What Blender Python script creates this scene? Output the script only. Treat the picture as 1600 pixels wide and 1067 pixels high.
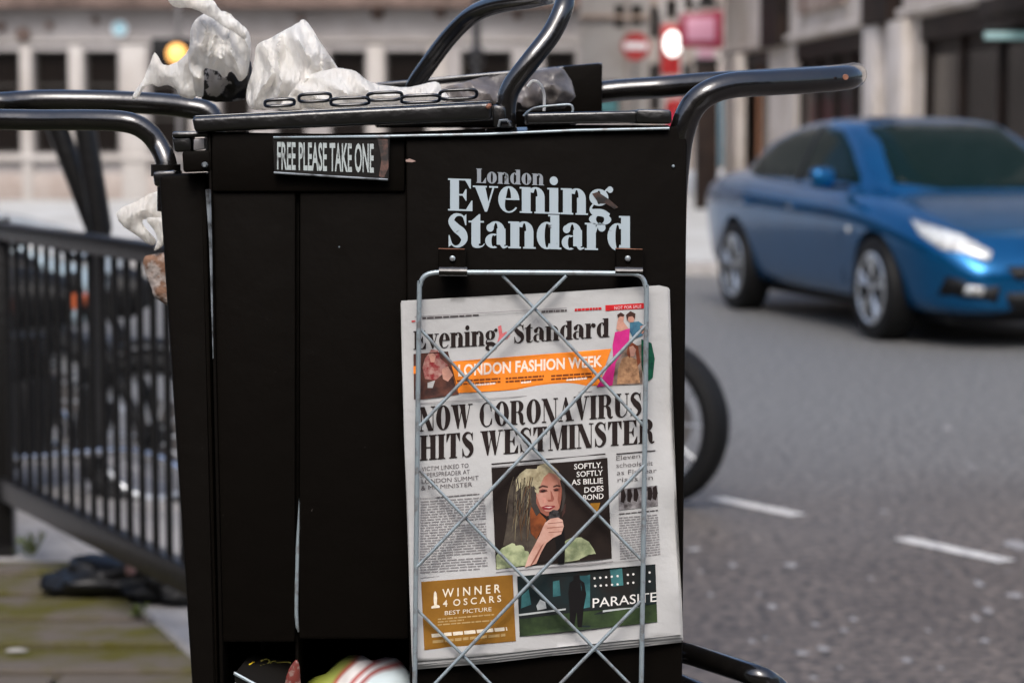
import bpy, bmesh, math, random
from mathutils import Vector, Matrix, noise
from mathutils.geometry import delaunay_2d_cdt
from mathutils.bvhtree import BVHTree

for o in list(bpy.data.objects):
    bpy.data.objects.remove(o)
S = bpy.context.scene
C = S.collection
R = math.radians
rnd = random.Random(7)

# ------------------------------------------------------------------ camera
F = 85.0 / 36.0 * 1600.0
CH = 1.52
HY = 195.0
PITCH = math.atan((533.5 - HY) / F)
cam_d = bpy.data.cameras.new('camera')
cam = bpy.data.objects.new('camera', cam_d)
C.objects.link(cam)
cam.location = (0, 0, CH)
cam.rotation_euler = (R(90) - PITCH, 0, 0)
cam_d.lens = 85.0
cam_d.sensor_width = 36.0
cam_d.clip_start = 0.05
cam_d.clip_end = 500
cam_d.dof.use_dof = True
cam_d.dof.focus_distance = 2.60
cam_d.dof.aperture_fstop = 6.8
cam_d.dof.aperture_blades = 0
S.camera = cam

# ------------------------------------------------------------------ world and sun
SUN_EL, SUN_AZ = 50, 186
w = bpy.data.worlds.new('World')
S.world = w
w.use_nodes = True
nt = w.node_tree
bg = nt.nodes['Background']
sky = nt.nodes.new('ShaderNodeTexSky')
sky.sky_type = 'NISHITA'
sky.sun_disc = False
sky.sun_elevation = R(SUN_EL)
sky.sun_rotation = R(SUN_AZ)
sky.air_density = 1.0
sky.dust_density = 6.0
sky.ozone_density = 4.0
nt.links.new(sky.outputs[0], bg.inputs[0])
bg.inputs[1].default_value = 0.15
sd = bpy.data.lights.new('sun', 'SUN')
sd.energy = 0.95
sd.angle = R(25)
sd.color = (1.0, 0.985, 0.96)
sun = bpy.data.objects.new('sun', sd)
C.objects.link(sun)
_a = R(SUN_AZ)
sv = Vector((math.sin(_a) * math.cos(R(SUN_EL)), math.cos(_a) * math.cos(R(SUN_EL)), math.sin(R(SUN_EL))))
sun.rotation_euler = sv.to_track_quat('Z', 'Y').to_euler()
S.view_settings.view_transform = 'Standard'
S.view_settings.look = 'None'
S.view_settings.exposure = 0.82
S.view_settings.gamma = 1.0
S.view_settings.use_curve_mapping = False

# ------------------------------------------------------------------ helpers
CP, SP = math.cos(PITCH), math.sin(PITCH)


def ray(px, py):
    a, b = (px - 800.0) / F, (533.5 - py) / F
    return Vector((a, CP + b * SP, -SP + b * CP))


def P(px, py, Y):
    """where the sight line of a photo point meets the upright plane at distance Y"""
    d = ray(px, py)
    return Vector((0, 0, CH)) + d * (Y / d.y)


def G(px, py, z=0.0):
    d = ray(px, py)
    return Vector((0, 0, CH)) + d * ((z - CH) / d.z)


def srgb(r, g, b):
    f = lambda c: (c / 255.0 / 12.92) if c <= 10 else (((c / 255.0) + 0.055) / 1.055) ** 2.4
    return (f(r), f(g), f(b))


def mat(name, col, rough=0.6, metal=0.0, spec=0.5, var=0.0, vscale=8.0, bump=0.0, bscale=60.0, col2=None,
        coat=0.0, coat_ior=1.5, emit=None, estr=0.0, trans=0.0, thin=0.0, stretch=(1, 1, 1), thr=(0.35, 0.65)):
    m = bpy.data.materials.new(name)
    m.use_nodes = True
    n, l = m.node_tree.nodes, m.node_tree.links
    b = n['Principled BSDF']
    b.inputs['Base Color'].default_value = (*col, 1)
    b.inputs['Roughness'].default_value = rough
    b.inputs['Metallic'].default_value = metal
    b.inputs['Specular IOR Level'].default_value = spec
    b.inputs['Coat Weight'].default_value = coat
    b.inputs['Coat Roughness'].default_value = 0.04
    b.inputs['Coat IOR'].default_value = coat_ior
    b.inputs['Transmission Weight'].default_value = trans
    if emit:
        b.inputs['Emission Color'].default_value = (*emit, 1)
        b.inputs['Emission Strength'].default_value = estr
    tc = n.new('ShaderNodeTexCoord')
    mp = n.new('ShaderNodeMapping')
    mp.inputs['Scale'].default_value = stretch
    l.new(tc.outputs['Object'], mp.inputs['Vector'])
    if var > 0 or col2:
        c2 = col2 if col2 else tuple(c * (1 - var) for c in col)
        nz = n.new('ShaderNodeTexNoise')
        nz.inputs['Scale'].default_value = vscale
        nz.inputs['Detail'].default_value = 6
        nz.inputs['Roughness'].default_value = 0.62
        l.new(mp.outputs[0], nz.inputs['Vector'])
        rp = n.new('ShaderNodeValToRGB')
        rp.color_ramp.elements[0].position = thr[0]
        rp.color_ramp.elements[1].position = thr[1]
        rp.color_ramp.elements[0].color = (*c2, 1)
        rp.color_ramp.elements[1].color = (*col, 1)
        l.new(nz.outputs['Fac'], rp.inputs['Fac'])
        l.new(rp.outputs[0], b.inputs['Base Color'])
        m['ramp'] = 1
    if bump > 0:
        nb = n.new('ShaderNodeTexNoise')
        nb.inputs['Scale'].default_value = bscale
        nb.inputs['Detail'].default_value = 5
        l.new(mp.outputs[0], nb.inputs['Vector'])
        bp = n.new('ShaderNodeBump')
        bp.inputs['Strength'].default_value = bump
        bp.inputs['Distance'].default_value = 0.01
        l.new(nb.outputs['Fac'], bp.inputs['Height'])
        l.new(bp.outputs[0], b.inputs['Normal'])
    return m


def link(name, me, parent=None, m=None, smooth=False):
    o = bpy.data.objects.new(name, me)
    C.objects.link(o)
    if parent is not None:
        o.parent = parent
        o.matrix_parent_inverse = parent_inv(parent)
    if m is not None and not me.materials:
        me.materials.append(m)
    if smooth:
        me.polygons.foreach_set('use_smooth', [True] * len(me.polygons))
    return o


WM = {}


def parent_inv(p):
    return WM.get(p.name, Matrix.Identity(4)).inverted()


def mesh(name, vs, fs, m=None, parent=None, smooth=False):
    me = bpy.data.meshes.new(name)
    me.from_pydata([tuple(v) for v in vs], [], fs)
    me.update()
    return link(name, me, parent, m, smooth)


def thing(name, label, cat, loc=(0, 0, 0), group=None):
    o = bpy.data.objects.new(name, None)
    o.empty_display_size = 0.1
    C.objects.link(o)
    o.location = loc
    WM[o.name] = Matrix.Translation(Vector(loc))
    tag(o, label, cat, group)
    return o


def tag(o, label=None, cat=None, group=None, kind=None):
    if label: o['label'] = label
    if cat: o['category'] = cat
    if group: o['group'] = group
    if kind: o['kind'] = kind
    return o


def hexa_data(f4, back):
    """front quad (4 world points) and either a vector or 4 back points"""
    f4 = [Vector(p) for p in f4]
    b4 = [p + back for p in f4] if isinstance(back, Vector) else [Vector(p) for p in back]
    vs = f4 + b4
    fs = [(0, 1, 2, 3), (7, 6, 5, 4), (0, 4, 5, 1), (1, 5, 6, 2), (2, 6, 7, 3), (3, 7, 4, 0)]
    return vs, fs


def hexa(name, f4, back, m, parent=None, bevel=0.0, seg=2):
    vs, fs = hexa_data(f4, back)
    bm = bmesh.new()
    bv = [bm.verts.new(v) for v in vs]
    for f in fs:
        bm.faces.new([bv[i] for i in f])
    bmesh.ops.recalc_face_normals(bm, faces=bm.faces)
    if bevel > 0:
        bmesh.ops.bevel(bm, geom=list(bm.edges) + list(bm.verts), offset=bevel, segments=seg, affect='EDGES', profile=0.5)
    me = bpy.data.meshes.new(name)
    bm.to_mesh(me)
    bm.free()
    o = link(name, me, parent, m)
    if bevel > 0:
        smooth_by_angle(me)
    return o


def smooth_by_angle(me, ang=35):
    me.polygons.foreach_set('use_smooth', [True] * len(me.polygons))
    try:
        me.set_sharp_from_angle(angle=R(ang))
    except Exception:
        pass


def box(name, x0, x1, y0, y1, z0, z1, m, parent=None, bevel=0.0, seg=2):
    return hexa(name, [(x0, y0, z1), (x1, y0, z1), (x1, y0, z0), (x0, y0, z0)], Vector((0, y1 - y0, 0)), m, parent, bevel, seg)


def pbox(name, q, Y, depth, m, parent=None, bevel=0.0, seg=2):
    """box whose front outline is given by 4 photo points on the plane Y"""
    return hexa(name, [P(x, y, Y) for x, y in q], Vector((0, depth, 0)), m, parent, bevel, seg)


def catmull(pts, n=6):
    pts = [Vector(p) for p in pts]
    if len(pts) < 3:
        return pts
    out = []
    for i in range(len(pts) - 1):
        p0 = pts[max(i - 1, 0)]; p1 = pts[i]; p2 = pts[i + 1]; p3 = pts[min(i + 2, len(pts) - 1)]
        for k in range(n):
            t = k / n
            out.append(0.5 * ((2 * p1) + (-p0 + p2) * t + (2 * p0 - 5 * p1 + 4 * p2 - p3) * t * t + (-p0 + 3 * p1 - 3 * p2 + p3) * t ** 3))
    out.append(pts[-1])
    return out


def tube_data(path, r, seg=12, closed=False):
    path = [Vector(p) for p in path]
    n = len(path)
    vs, fs = [], []
    def tan(i):
        if closed:
            return (path[(i + 1) % n] - path[i - 1]).normalized()
        return (path[min(i + 1, n - 1)] - path[max(i - 1, 0)]).normalized()
    t = tan(0)
    nrm = t.orthogonal().normalized()
    for i in range(n):
        t2 = tan(i)
        q = t.rotation_difference(t2)
        nrm = (q @ nrm)
        nrm = (nrm - t2 * nrm.dot(t2)).normalized()
        t = t2
        bi = t.cross(nrm)
        rr = r(i / (n - 1)) if callable(r) else r
        for k in range(seg):
            a = 2 * math.pi * k / seg
            vs.append(path[i] + nrm * math.cos(a) * rr + bi * math.sin(a) * rr)
    m = n if closed else n - 1
    for i in range(m):
        j = (i + 1) % n
        for k in range(seg):
            k2 = (k + 1) % seg
            fs.append((i * seg + k, i * seg + k2, j * seg + k2, j * seg + k))
    if not closed:
        fs.append(tuple(range(seg - 1, -1, -1)))
        fs.append(tuple((n - 1) * seg + k for k in range(seg)))
    return vs, fs


def tube(name, path, r, m, parent=None, seg=12, closed=False, smooth=True):
    vs, fs = tube_data(path, r, seg, closed)
    o = mesh(name, vs, fs, m, parent)
    if smooth:
        smooth_by_angle(o.data, 50)
    return o


def lathe_data(prof, seg, c=Vector((0, 0, 0)), ax='Y'):
    """prof: list of (radius, along)"""
    vs, fs = [], []
    for r_, a_ in prof:
        for k in range(seg):
            t = 2 * math.pi * k / seg
            if ax == 'Y': v = Vector((r_ * math.cos(t), a_, r_ * math.sin(t)))
            elif ax == 'Z': v = Vector((r_ * math.cos(t), r_ * math.sin(t), a_))
            else: v = Vector((a_, r_ * math.cos(t), r_ * math.sin(t)))
            vs.append(v + c)
    for i in range(len(prof) - 1):
        for k in range(seg):
            k2 = (k + 1) % seg
            fs.append((i * seg + k, i * seg + k2, (i + 1) * seg + k2, (i + 1) * seg + k))
    fs.append(tuple(range(seg)))
    fs.append(tuple((len(prof) - 1) * seg + k for k in range(seg - 1, -1, -1)))
    return vs, fs


def lathe(name, prof, seg, c, m, parent=None, ax='Y', ang=40):
    vs, fs = lathe_data(prof, seg, Vector(c), ax)
    o = mesh(name, vs, fs, m, parent)
    bm = bmesh.new(); bm.from_mesh(o.data)
    bmesh.ops.recalc_face_normals(bm, faces=bm.faces)
    bm.to_mesh(o.data); bm.free()
    smooth_by_angle(o.data, ang)
    return o


def inpoly(x, y, poly):
    c = False
    j = len(poly) - 1
    for i in range(len(poly)):
        xi, yi = poly[i]; xj, yj = poly[j]
        if (yi > y) != (yj > y) and x < (xj - xi) * (y - yi) / (yj - yi) + xi:
            c = not c
        j = i
    return c


def fill(polys, grid=0.0):
    """union of 2D polygons, triangulated, optionally with inner grid points"""
    vs, fs = [], []
    for p in polys:
        ar = sum(p[i - 1][0] * p[i][1] - p[i][0] * p[i - 1][1] for i in range(len(p)))
        if ar < 0: p = list(reversed(p))
        k = len(vs)
        vs += [Vector((a, b)) for a, b in p]
        fs.append(list(range(k, k + len(p))))
    if grid > 0:
        x0 = min(v.x for v in vs); x1 = max(v.x for v in vs)
        y0 = min(v.y for v in vs); y1 = max(v.y for v in vs)
        i = 0
        y = y0 + grid * .5
        while y < y1:
            x = x0 + (grid * .5 if i % 2 else grid)
            while x < x1:
                if any(inpoly(x, y, p) for p in polys):
                    vs.append(Vector((x + rnd.uniform(-.12, .12) * grid, y + rnd.uniform(-.12, .12) * grid)))
                x += grid
            y += grid
            i += 1
    ov, oe, of, a, b, fo = delaunay_2d_cdt(vs, [], fs, 0, 1e-5)
    keep = []
    for f in of:
        mx_ = sum(ov[i].x for i in f) / len(f); my_ = sum(ov[i].y for i in f) / len(f)
        if any(inpoly(mx_, my_, p) for p in polys): keep.append(f)
    return ov, keep


# ------------------------------------------------------------------ lettering: a heavy high-contrast serif face drawn from strokes
T_, t_, S_, s_ = 0.285, 0.05, 0.07, 0.05
XH = 0.8


def rect(x0, y0, x1, y1):
    return [(x0, y0), (x1, y0), (x1, y1), (x0, y1)]


def ring(cx, cy, rx, ry, T, t, a0=0, a1=360, n=22, fade0=False, fade1=False):
    out = []
    k = max(4, int(n * abs(a1 - a0) / 360))
    pr = None
    for i in range(k + 1):
        u = i / k
        a = R(a0 + (a1 - a0) * u)
        f = 1.0
        if fade0: f *= min(1, .15 + u * 1.6)
        if fade1: f *= min(1, .15 + (1 - u) * 1.6)
        ti = min(max(t, T * f), rx * .78)
        o_ = (cx + rx * math.cos(a), cy + ry * math.sin(a))
        i_ = (cx + (rx - ti) * math.cos(a), cy + (ry - t) * math.sin(a))
        if pr:
            out.append([pr[0], o_, i_, pr[1]])
        pr = (o_, i_)
    return out


def circ(cx, cy, r, n=14):
    return [[(cx + r * math.cos(2 * math.pi * k / n), cy + r * math.sin(2 * math.pi * k / n)) for k in range(n)]]


def stroke(pts, n=6):
    p = catmull([Vector((x, y, w_)) for x, y, w_ in pts], n)
    out, pr = [], None
    for i, q in enumerate(p):
        d = (p[min(i + 1, len(p) - 1)] - p[max(i - 1, 0)])
        d = Vector((d.x, d.y)).normalized()
        nx, ny = -d.y, d.x
        h = q.z / 2
        c = ((q.x + nx * h, q.y + ny * h), (q.x - nx * h, q.y - ny * h))
        if pr: out.append([pr[0], c[0], c[1], pr[1]])
        pr = c
    return out


def stem(x, y0, y1, bl=1, br=1, tl=1, tr=0, T=T_):
    o = [rect(x, y0, x + T, y1)]
    if bl or br: o.append(rect(x - S_ * bl, y0, x + T + S_ * br, y0 + s_))
    if tl or tr: o.append(rect(x - S_ * tl, y1 - s_, x + T + S_ * tr, y1))
    return o


def glyph(c):
    T, t, S, s, X = T_, t_, S_, s_, XH
    if c == ' ': return .30, []
    if c == 'i':
        return T + 2 * S, stem(S, 0, X) + circ(S + T / 2, 1.02, .135)
    if c == 'n':
        x2 = S + T + .17
        rx = (x2 + T - (S + .5 * T)) / 2
        return x2 + T + S, stem(S, 0, X, 1, .7) + stem(x2, 0, X - .28, .7, 1, 0) + ring(x2 + T - rx, X - .3, rx, .31, T, t, 0, 150)
    if c == 'r':
        return S + T + .34, stem(S, 0, X) + stroke([(S + T - .02, X - .3, .04), (S + T + .06, X - .08, .06), (S + T + .16, X - .02, .08)]) + circ(S + T + .19, X - .13, .125)
    if c == 'o':
        return .76, ring(.38, X / 2, .36, X / 2 + .015, T, t)
    if c == 'e':
        return .70, ring(.36, X / 2, .34, X / 2 + .015, T * .96, t, 0, 322, fade1=True) + [rect(.2, X * .5 - .01, .7, X * .5 + .04)]
    if c == 'v':
        return .76, [[(.03, X), (.03 + T + .05, X), (.5, .2), (.43, 0), (.36, 0)], [(.38, 0), (.43, 0), (.68, X), (.62, X)],
                     rect(-.03, X - s, .03 + T + .11, X), rect(.5, X - s, .78, X)]
    if c == 'd':
        return .80, ring(.35, X / 2, .33, X / 2 + .01, T, t, 40, 320) + stem(.46, 0, 1.02, 0, 1, 1, 0)
    if c == 't':
        return .50, [[(.08, .12), (.08 + T, .12), (.08 + T, X + .2), (.08 + T - .04, X + .2), (.08, X)], rect(-.01, X - s, .48, X)] + \
            stroke([(.08 + T / 2, .2, T), (.23, .1, T * .95), (.30, .03, .09), (.42, .04, .04), (.5, .12, .03)])
    if c == 'a':
        return .74, [rect(.38, .1, .38 + T, X - .22)] + ring(.35, X - .28, .29, .28, T, t, 0, 150) + circ(.17, X - .2, .12) + \
            ring(.27, .21, .26, .22, T * .9, t, 60, 300) + stroke([(.38 + T * .6, .14, .16), (.6, .03, .08), (.73, .06, .04)])
    if c == 'g':
        return .78, ring(.34, X - .25, .31, .26, T * .88, t) + ring(.38, -.12, .36, .18, T * .8, t) + \
            stroke([(.16, X - .46, .05), (.08, .2, .08), (.18, .1, .2), (.45, .08, .22), (.66, -.02, .18)]) + \
            stroke([(.52, X - .08, .05), (.62, X + .02, .06)]) + circ(.7, X - .0, .10)
    # capitals
    if c == 'E':
        return .82, stem(S, 0, 1, 1, 0, 1, 0) + [rect(S, 1 - s, .74, 1), rect(S, 0, .78, s), rect(S + T, .5 - t / 2, .58, .5 + t / 2),
            [(.74, 1), (.74, .7), (.71, .7), (.56, 1 - s)], [(.79, 0), (.79, .33), (.76, .33), (.58, s)], [(.60, .68), (.60, .32), (.57, .32), (.46, .5), (.57, .68)]]
    if c == 'L':
        return .74, stem(S, 0, 1, 1, 0, 1, 1) + [rect(S, 0, .70, s), [(.72, 0), (.72, .38), (.69, .38), (.48, s)]]
    if c == 'I':
        return T + 2 * S, stem(S, 0, 1, 1, 1, 1, 1)
    if c == 'H':
        return .92, stem(S, 0, 1, 1, 1, 1, 1) + stem(.92 - S - T, 0, 1, 1, 1, 1, 1) + [rect(S, .5 - t / 2, .9 - S, .5 + t / 2)]
    if c == 'T':
        return .80, stem(.4 - T / 2, 0, 1, 1, 1, 0, 0) + [rect(.03, 1 - s, .77, 1), [(.03, 1), (.03, .66), (.06, .66), (.22, 1 - s)], [(.77, 1), (.77, .66), (.74, .66), (.58, 1 - s)]]
    if c == 'U':
        return .86, [rect(S, .3, S + T, 1), rect(0, 1 - s, S + T + S, 1), rect(.74 - .02, .3, .77, 1), rect(.64, 1 - s, .86, 1)] + \
            ring((S + .77) / 2, .3, (.77 - S) / 2, .315, T, t, 180, 290) + ring((S + .77) / 2, .3, (.77 - S) / 2, .315, t, t, 285, 360)
    if c == 'N':
        return .90, [rect(.10, 0, .15, 1), rect(0, 0, .25, s), [(.02, 1), (.30, 1), (.80, 0), (.74, 0), (.52, 0)], rect(.76, 0, .81, 1), rect(.66, 1 - s, .91, 1), rect(-.02, 1 - s, .3, 1)]
    if c == 'M':
        return 1.06, [rect(.10, 0, .15, 1), rect(0, 0, .25, s), [(.02, 1), (.32, 1), (.60, .1), (.54, 0), (.48, 0)], [(.49, 0), (.55, 0), (.80, 1), (.74, 1)],
                      rect(.74, 0, .74 + T, 1), rect(.67, 0, 1.06, s), rect(.74, 1 - s, 1.06, 1), rect(0, 1 - s, .3, 1)]
    if c == 'V':
        return .84, [[(.03, 1), (.03 + T + .06, 1), (.54, .2), (.47, 0), (.40, 0)], [(.42, 0), (.47, 0), (.74, 1), (.68, 1)], rect(-.03, 1 - s, .42, 1), rect(.58, 1 - s, .85, 1)]
    if c == 'W':
        return 1.20, [[(.03, 1), (.03 + T + .04, 1), (.46, .22), (.40, 0), (.34, 0)], [(.36, 0), (.41, 0), (.60, .8), (.56, .86)],
                      [(.46, 1), (.46 + T + .02, 1), (.86, .22), (.80, 0), (.74, 0)], [(.77, 0), (.81, 0), (1.08, 1), (1.03, 1)],
                      rect(-.03, 1 - s, .40, 1), rect(.42, 1 - s, .80, 1), rect(.94, 1 - s, 1.2, 1)]
    if c == 'A':
        return .86, [[(.44, 1), (.38, 1), (.10, 0), (.15, 0)], [(.38, 1), (.46, 1), (.80, 0), (.48, 0), (.36, .66)], rect(.2, .28, .6, .28 + t), rect(0, 0, .26, s), rect(.42, 0, .88, s)]
    if c == 'R':
        return .88, stem(S, 0, 1, 1, 1, 1, 0) + ring(.44, .745, .33, .255, T * .9, t, -90, 90) + [rect(S + T, 1 - t, .45, 1), rect(S + T, .49, .45, .49 + t)] + \
            stroke([(.48, .50, .08), (.62, .38, .22), (.66, .14, .22), (.74, .02, .1), (.86, .06, .05)])
    if c == 'O':
        return .86, ring(.43, .5, .41, .515, T, t)
    if c == 'C':
        return .82, ring(.43, .5, .41, .515, T, t, 58, 305, fade0=True, fade1=True) + [[(.71, .96), (.71, .62), (.68, .62), (.58, .92)], [(.72, .08), (.74, .34), (.70, .34), (.60, .1)]]
    if c == 'S':
        return .70, stroke([(.60, .84, .05), (.46, .965, .06), (.26, .95, .12), (.15, .78, .20), (.30, .58, .27), (.50, .42, .28), (.56, .22, .2), (.42, .05, .1), (.24, .03, .05), (.09, .18, .04)], 5) + \
            [[(.63, 1), (.63, .66), (.60, .66), (.52, .9)], [(.06, 0), (.06, .36), (.09, .36), (.18, .08)]]
    return .5, []


def serif_text(text, track=0.02):
    x, out = 0.0, []
    for c in text:
        a, ps = glyph(c)
        out.append([[(x + u, v) for u, v in p] for p in ps])
        x += a + track
    return x - track, out


# plain sans capitals from the built-in font
def sans_text(text, bold=0.0):
    cu = bpy.data.curves.new('t', 'FONT')
    cu.body = text
    cu.size = 1.0
    cu.offset = bold
    cu.resolution_u = 3
    o = bpy.data.objects.new('t', cu)
    C.objects.link(o)
    bpy.context.view_layer.update()
    dg = bpy.context.evaluated_depsgraph_get()
    me = o.evaluated_get(dg).to_mesh()
    vs = [(v.co.x, v.co.y) for v in me.vertices]
    fs = [tuple(p.vertices) for p in me.polygons]
    o.evaluated_get(dg).to_mesh_clear()
    bpy.data.objects.remove(o)
    bpy.data.curves.remove(cu)
    x0 = min(v[0] for v in vs); x1 = max(v[0] for v in vs)
    return x1 - x0, [(x - x0, y / 0.72) for x, y in vs], fs   # cap height = 1


def place_serif(text, xa, ya, xb, yb, cap_a, cap_b=None, track=0.02):
    """serif words from (xa,ya) to (xb,yb) on the baseline, in photo points; returns flat triangles"""
    cap_b = cap_b or cap_a
    W, gl = serif_text(text, track)
    V2, F2 = [], []
    for polys in gl:
        if not polys: continue
        v, f = fill(polys)
        k = len(V2)
        for q in v:
            u = q.x / W
            cap = cap_a + (cap_b - cap_a) * u
            V2.append((xa + (xb - xa) * u, ya + (yb - ya) * u - q.y * cap))
        F2 += [tuple(i + k for i in g) for g in f]
    return V2, F2


def place_sans(text, xa, ya, xb, yb, cap_a, cap_b=None, bold=0.0):
    cap_b = cap_b or cap_a
    W, vs, fs = sans_text(text, bold)
    out = []
    for x, y in vs:
        u = x / W
        cap = cap_a + (cap_b - cap_a) * u
        out.append((xa + (xb - xa) * u, ya + (yb - ya) * u - y * cap))
    return out, fs


def merge(parts):
    V2, F2 = [], []
    for v, f in parts:
        k = len(V2)
        V2 += list(v)
        F2 += [tuple(i + k for i in g) for g in f]
    return V2, F2


def flat(name, vf, to3, m, parent):
    v, f = vf
    # face the camera
    ff = []
    for g in f:
        a, b, c = v[g[0]], v[g[1]], v[g[2]]
        cr = (b[0] - a[0]) * (c[1] - a[1]) - (b[1] - a[1]) * (c[0] - a[0])
        ff.append(tuple(g) if cr < 0 else tuple(reversed(g)))
    return mesh(name, [to3(x, y) for x, y in v], ff, m, parent)


# ------------------------------------------------------------------ materials
K = {}
K['black'] = mat('black_paint', (0.0034, 0.0026, 0.0019), rough=0.6, spec=0.04, col2=(.035, .03, .026), vscale=140, thr=(.27, .285), bump=.15, bscale=30)
K['black_gloss'] = mat('black_gloss_paint', (0.004, 0.0036, 0.0032), rough=0.24, spec=0.6, coat=.5, coat_ior=1.6, col2=(0.007, .006, .005), vscale=30, bump=.12, bscale=40)
K['black_worn'] = mat('worn_black_paint', (0.0045, 0.004, 0.0035), rough=0.32, spec=0.6, coat=.4, coat_ior=1.5, col2=(0.035, .025, .020), vscale=26, thr=(.26, .34), bump=.25, bscale=45)
K['wire'] = mat('zinc_wire', (0.27, 0.32, 0.34), rough=0.38, metal=.35, spec=.6, col2=(0.18, .18, .18), vscale=70, thr=(.36, .5))
K['edge'] = mat('worn_steel_edge', (0.30, 0.33, 0.35), rough=0.35, metal=.5, col2=(.05, .05, .05), vscale=50, thr=(.35, .55))
K['sticker'] = mat('sticker_print', (0.34, 0.40, 0.43), rough=.55, spec=.3, col2=(0.06, .06, .06), vscale=55, thr=(.29, .34))
K['sticker_grey'] = mat('faded_sticker_print', (0.22, 0.24, 0.26), rough=.55, spec=.3, col2=(0.05, .05, .05), vscale=60, thr=(.3, .4))
K['plate'] = mat('sign_plate', (0.012, 0.011, 0.010), rough=.3, spec=.5, col2=(.05, .045, .04), vscale=22, thr=(.3, .42))
K['plate_text'] = mat('sign_plate_lettering', (0.36, 0.40, 0.39), rough=.5, col2=(.1, .1, .1), vscale=60, thr=(.3, .45))
K['paper'] = mat('newsprint', (0.46, 0.458, 0.445), rough=.9, spec=.15, col2=(.42, .415, .405), vscale=10, bump=.25, bscale=24)
K['rust'] = mat('rust', (0.16, 0.06, 0.03), rough=.8, col2=(.30, .14, .09), vscale=60)
K['film'] = mat('white_plastic_film', (0.84, 0.83, 0.79), rough=.42, spec=.5, col2=(.74, .69, .62), vscale=14, thr=(.32, .5), bump=1.0, bscale=60, stretch=(2.2, 1, .6))
def film(m, k=.5):
    n, l = m.node_tree.nodes, m.node_tree.links
    b = n['Principled BSDF']; out = [x for x in n if x.type == 'OUTPUT_MATERIAL'][0]
    tr = n.new('ShaderNodeBsdfTranslucent'); tr.inputs[0].default_value = (.92, .88, .82, 1)
    mx = n.new('ShaderNodeMixShader'); mx.inputs[0].default_value = k
    l.new(b.outputs[0], mx.inputs[1]); l.new(tr.outputs[0], mx.inputs[2]); l.new(mx.outputs[0], out.inputs[0])


film(K['film'])
K['film_grey'] = mat('dirty_plastic_film', (0.16, 0.14, 0.13), rough=.35, spec=.6, col2=(.04, .035, .03), vscale=16, bump=.4, bscale=30)
K['brown'] = mat('brown_packing_paper', (0.19, 0.10, 0.06), rough=.8, col2=(.34, .29, .26), vscale=38, thr=(.42, .5), bump=.8, bscale=50)
K['rubber'] = mat('tyre_rubber', (0.005, 0.005, 0.005), rough=.6, spec=.2, bump=.2, bscale=40)
K['alloy'] = mat('alloy_wheel', (0.55, 0.57, 0.58), rough=.3, metal=.75, var=.2)
K['chrome'] = mat('chrome', (0.7, 0.7, 0.7), rough=.12, metal=1.0)
K['dark'] = mat('dark_plastic', (0.005, 0.005, 0.005), rough=.5, spec=.2)
K['carglass'] = mat('car_window_glass', (0.003, 0.010, 0.010), rough=.06, spec=.12)
K['carglass'].node_tree.nodes['Principled BSDF'].inputs['IOR'].default_value = 1.28
K['blue'] = mat('metallic_blue_paint', (0.0, 0.085, 0.215), rough=.2, metal=.7, spec=.3, coat=.35, coat_ior=1.5, var=.12, vscale=3)
K['silver'] = mat('pale_blue_paint', (0.42, 0.52, 0.56), rough=.3, metal=.2, coat=.8, var=.1, vscale=3)
K['lamp'] = mat('headlamp_lens', (0.62, 0.64, 0.62), rough=.1, spec=.8, coat=1, col2=(.2, .19, .17), vscale=9)
K['stone'] = mat('pale_portland_stone', (0.34, 0.32, 0.31), rough=.85, spec=.2, col2=(.24, .22, .21), vscale=.9, bump=.3, bscale=6)
K['stone2'] = mat('cream_render', (0.42, 0.395, 0.37), rough=.85, spec=.2, col2=(.32, .29, .26), vscale=.8)
K['stone4'] = mat('white_painted_stucco', (0.56, 0.51, 0.47), rough=.85, spec=.2, col2=(.38, .33, .28), vscale=.9)
K['stone3'] = mat('grey_brown_stone', (0.36, 0.32, 0.29), rough=.85, spec=.2, col2=(.27, .22, .19), vscale=1.2)
K['brownwood'] = mat('dark_brown_shopfront', (0.011, 0.008, 0.007), rough=.6, spec=.1, col2=(.025, .016, .012), vscale=2)
K['soot'] = mat('sooty_ledge', (0.07, 0.045, 0.035), rough=.8, col2=(.16, .11, .09), vscale=2)
K['glass'] = mat('dark_window_glass', (0.009, 0.007, 0.006), rough=.2, spec=.12)
K['kerb'] = mat('granite_kerb', (0.30, 0.285, 0.27), rough=.8, spec=.3, col2=(.24, .225, .21), vscale=9, bump=.4, bscale=40)
K['slab'] = mat('mossy_flagstone', (0.088, 0.074, 0.060), rough=.88, spec=.15, col2=(.060, .054, .009), vscale=3.6, thr=(.36, .54), bump=.5, bscale=30)
K['pave'] = mat('pale_concrete_pavement', (0.43, 0.44, 0.43), rough=.8, spec=.3, col2=(.33, .32, .30), vscale=1.0)
K['white'] = mat('road_marking_paint', (0.55, 0.54, 0.50), rough=.7, col2=(.30, .29, .28), vscale=25)
K['moss'] = mat('moss', (0.07, 0.09, 0.012), rough=.95, col2=(.03, .035, .008), vscale=30)
K['red'] = mat('red_sign_paint', (0.42, 0.02, 0.02), rough=.4, col2=(.25, .01, .01), vscale=5)
K['pink'] = mat('pink_sign_panel', (0.42, 0.20, 0.27), rough=.4)
K['maroon'] = mat('maroon_sign_box', (0.20, 0.008, 0.03), rough=.4)
K['signwhite'] = mat('white_sign_sheet', (0.75, 0.75, 0.78), rough=.4)
K['post'] = mat('grey_galvanised_post', (0.16, 0.15, 0.145), rough=.5, metal=.4)
K['postblack'] = mat('black_iron_post', (0.01, 0.009, 0.009), rough=.4)
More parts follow.
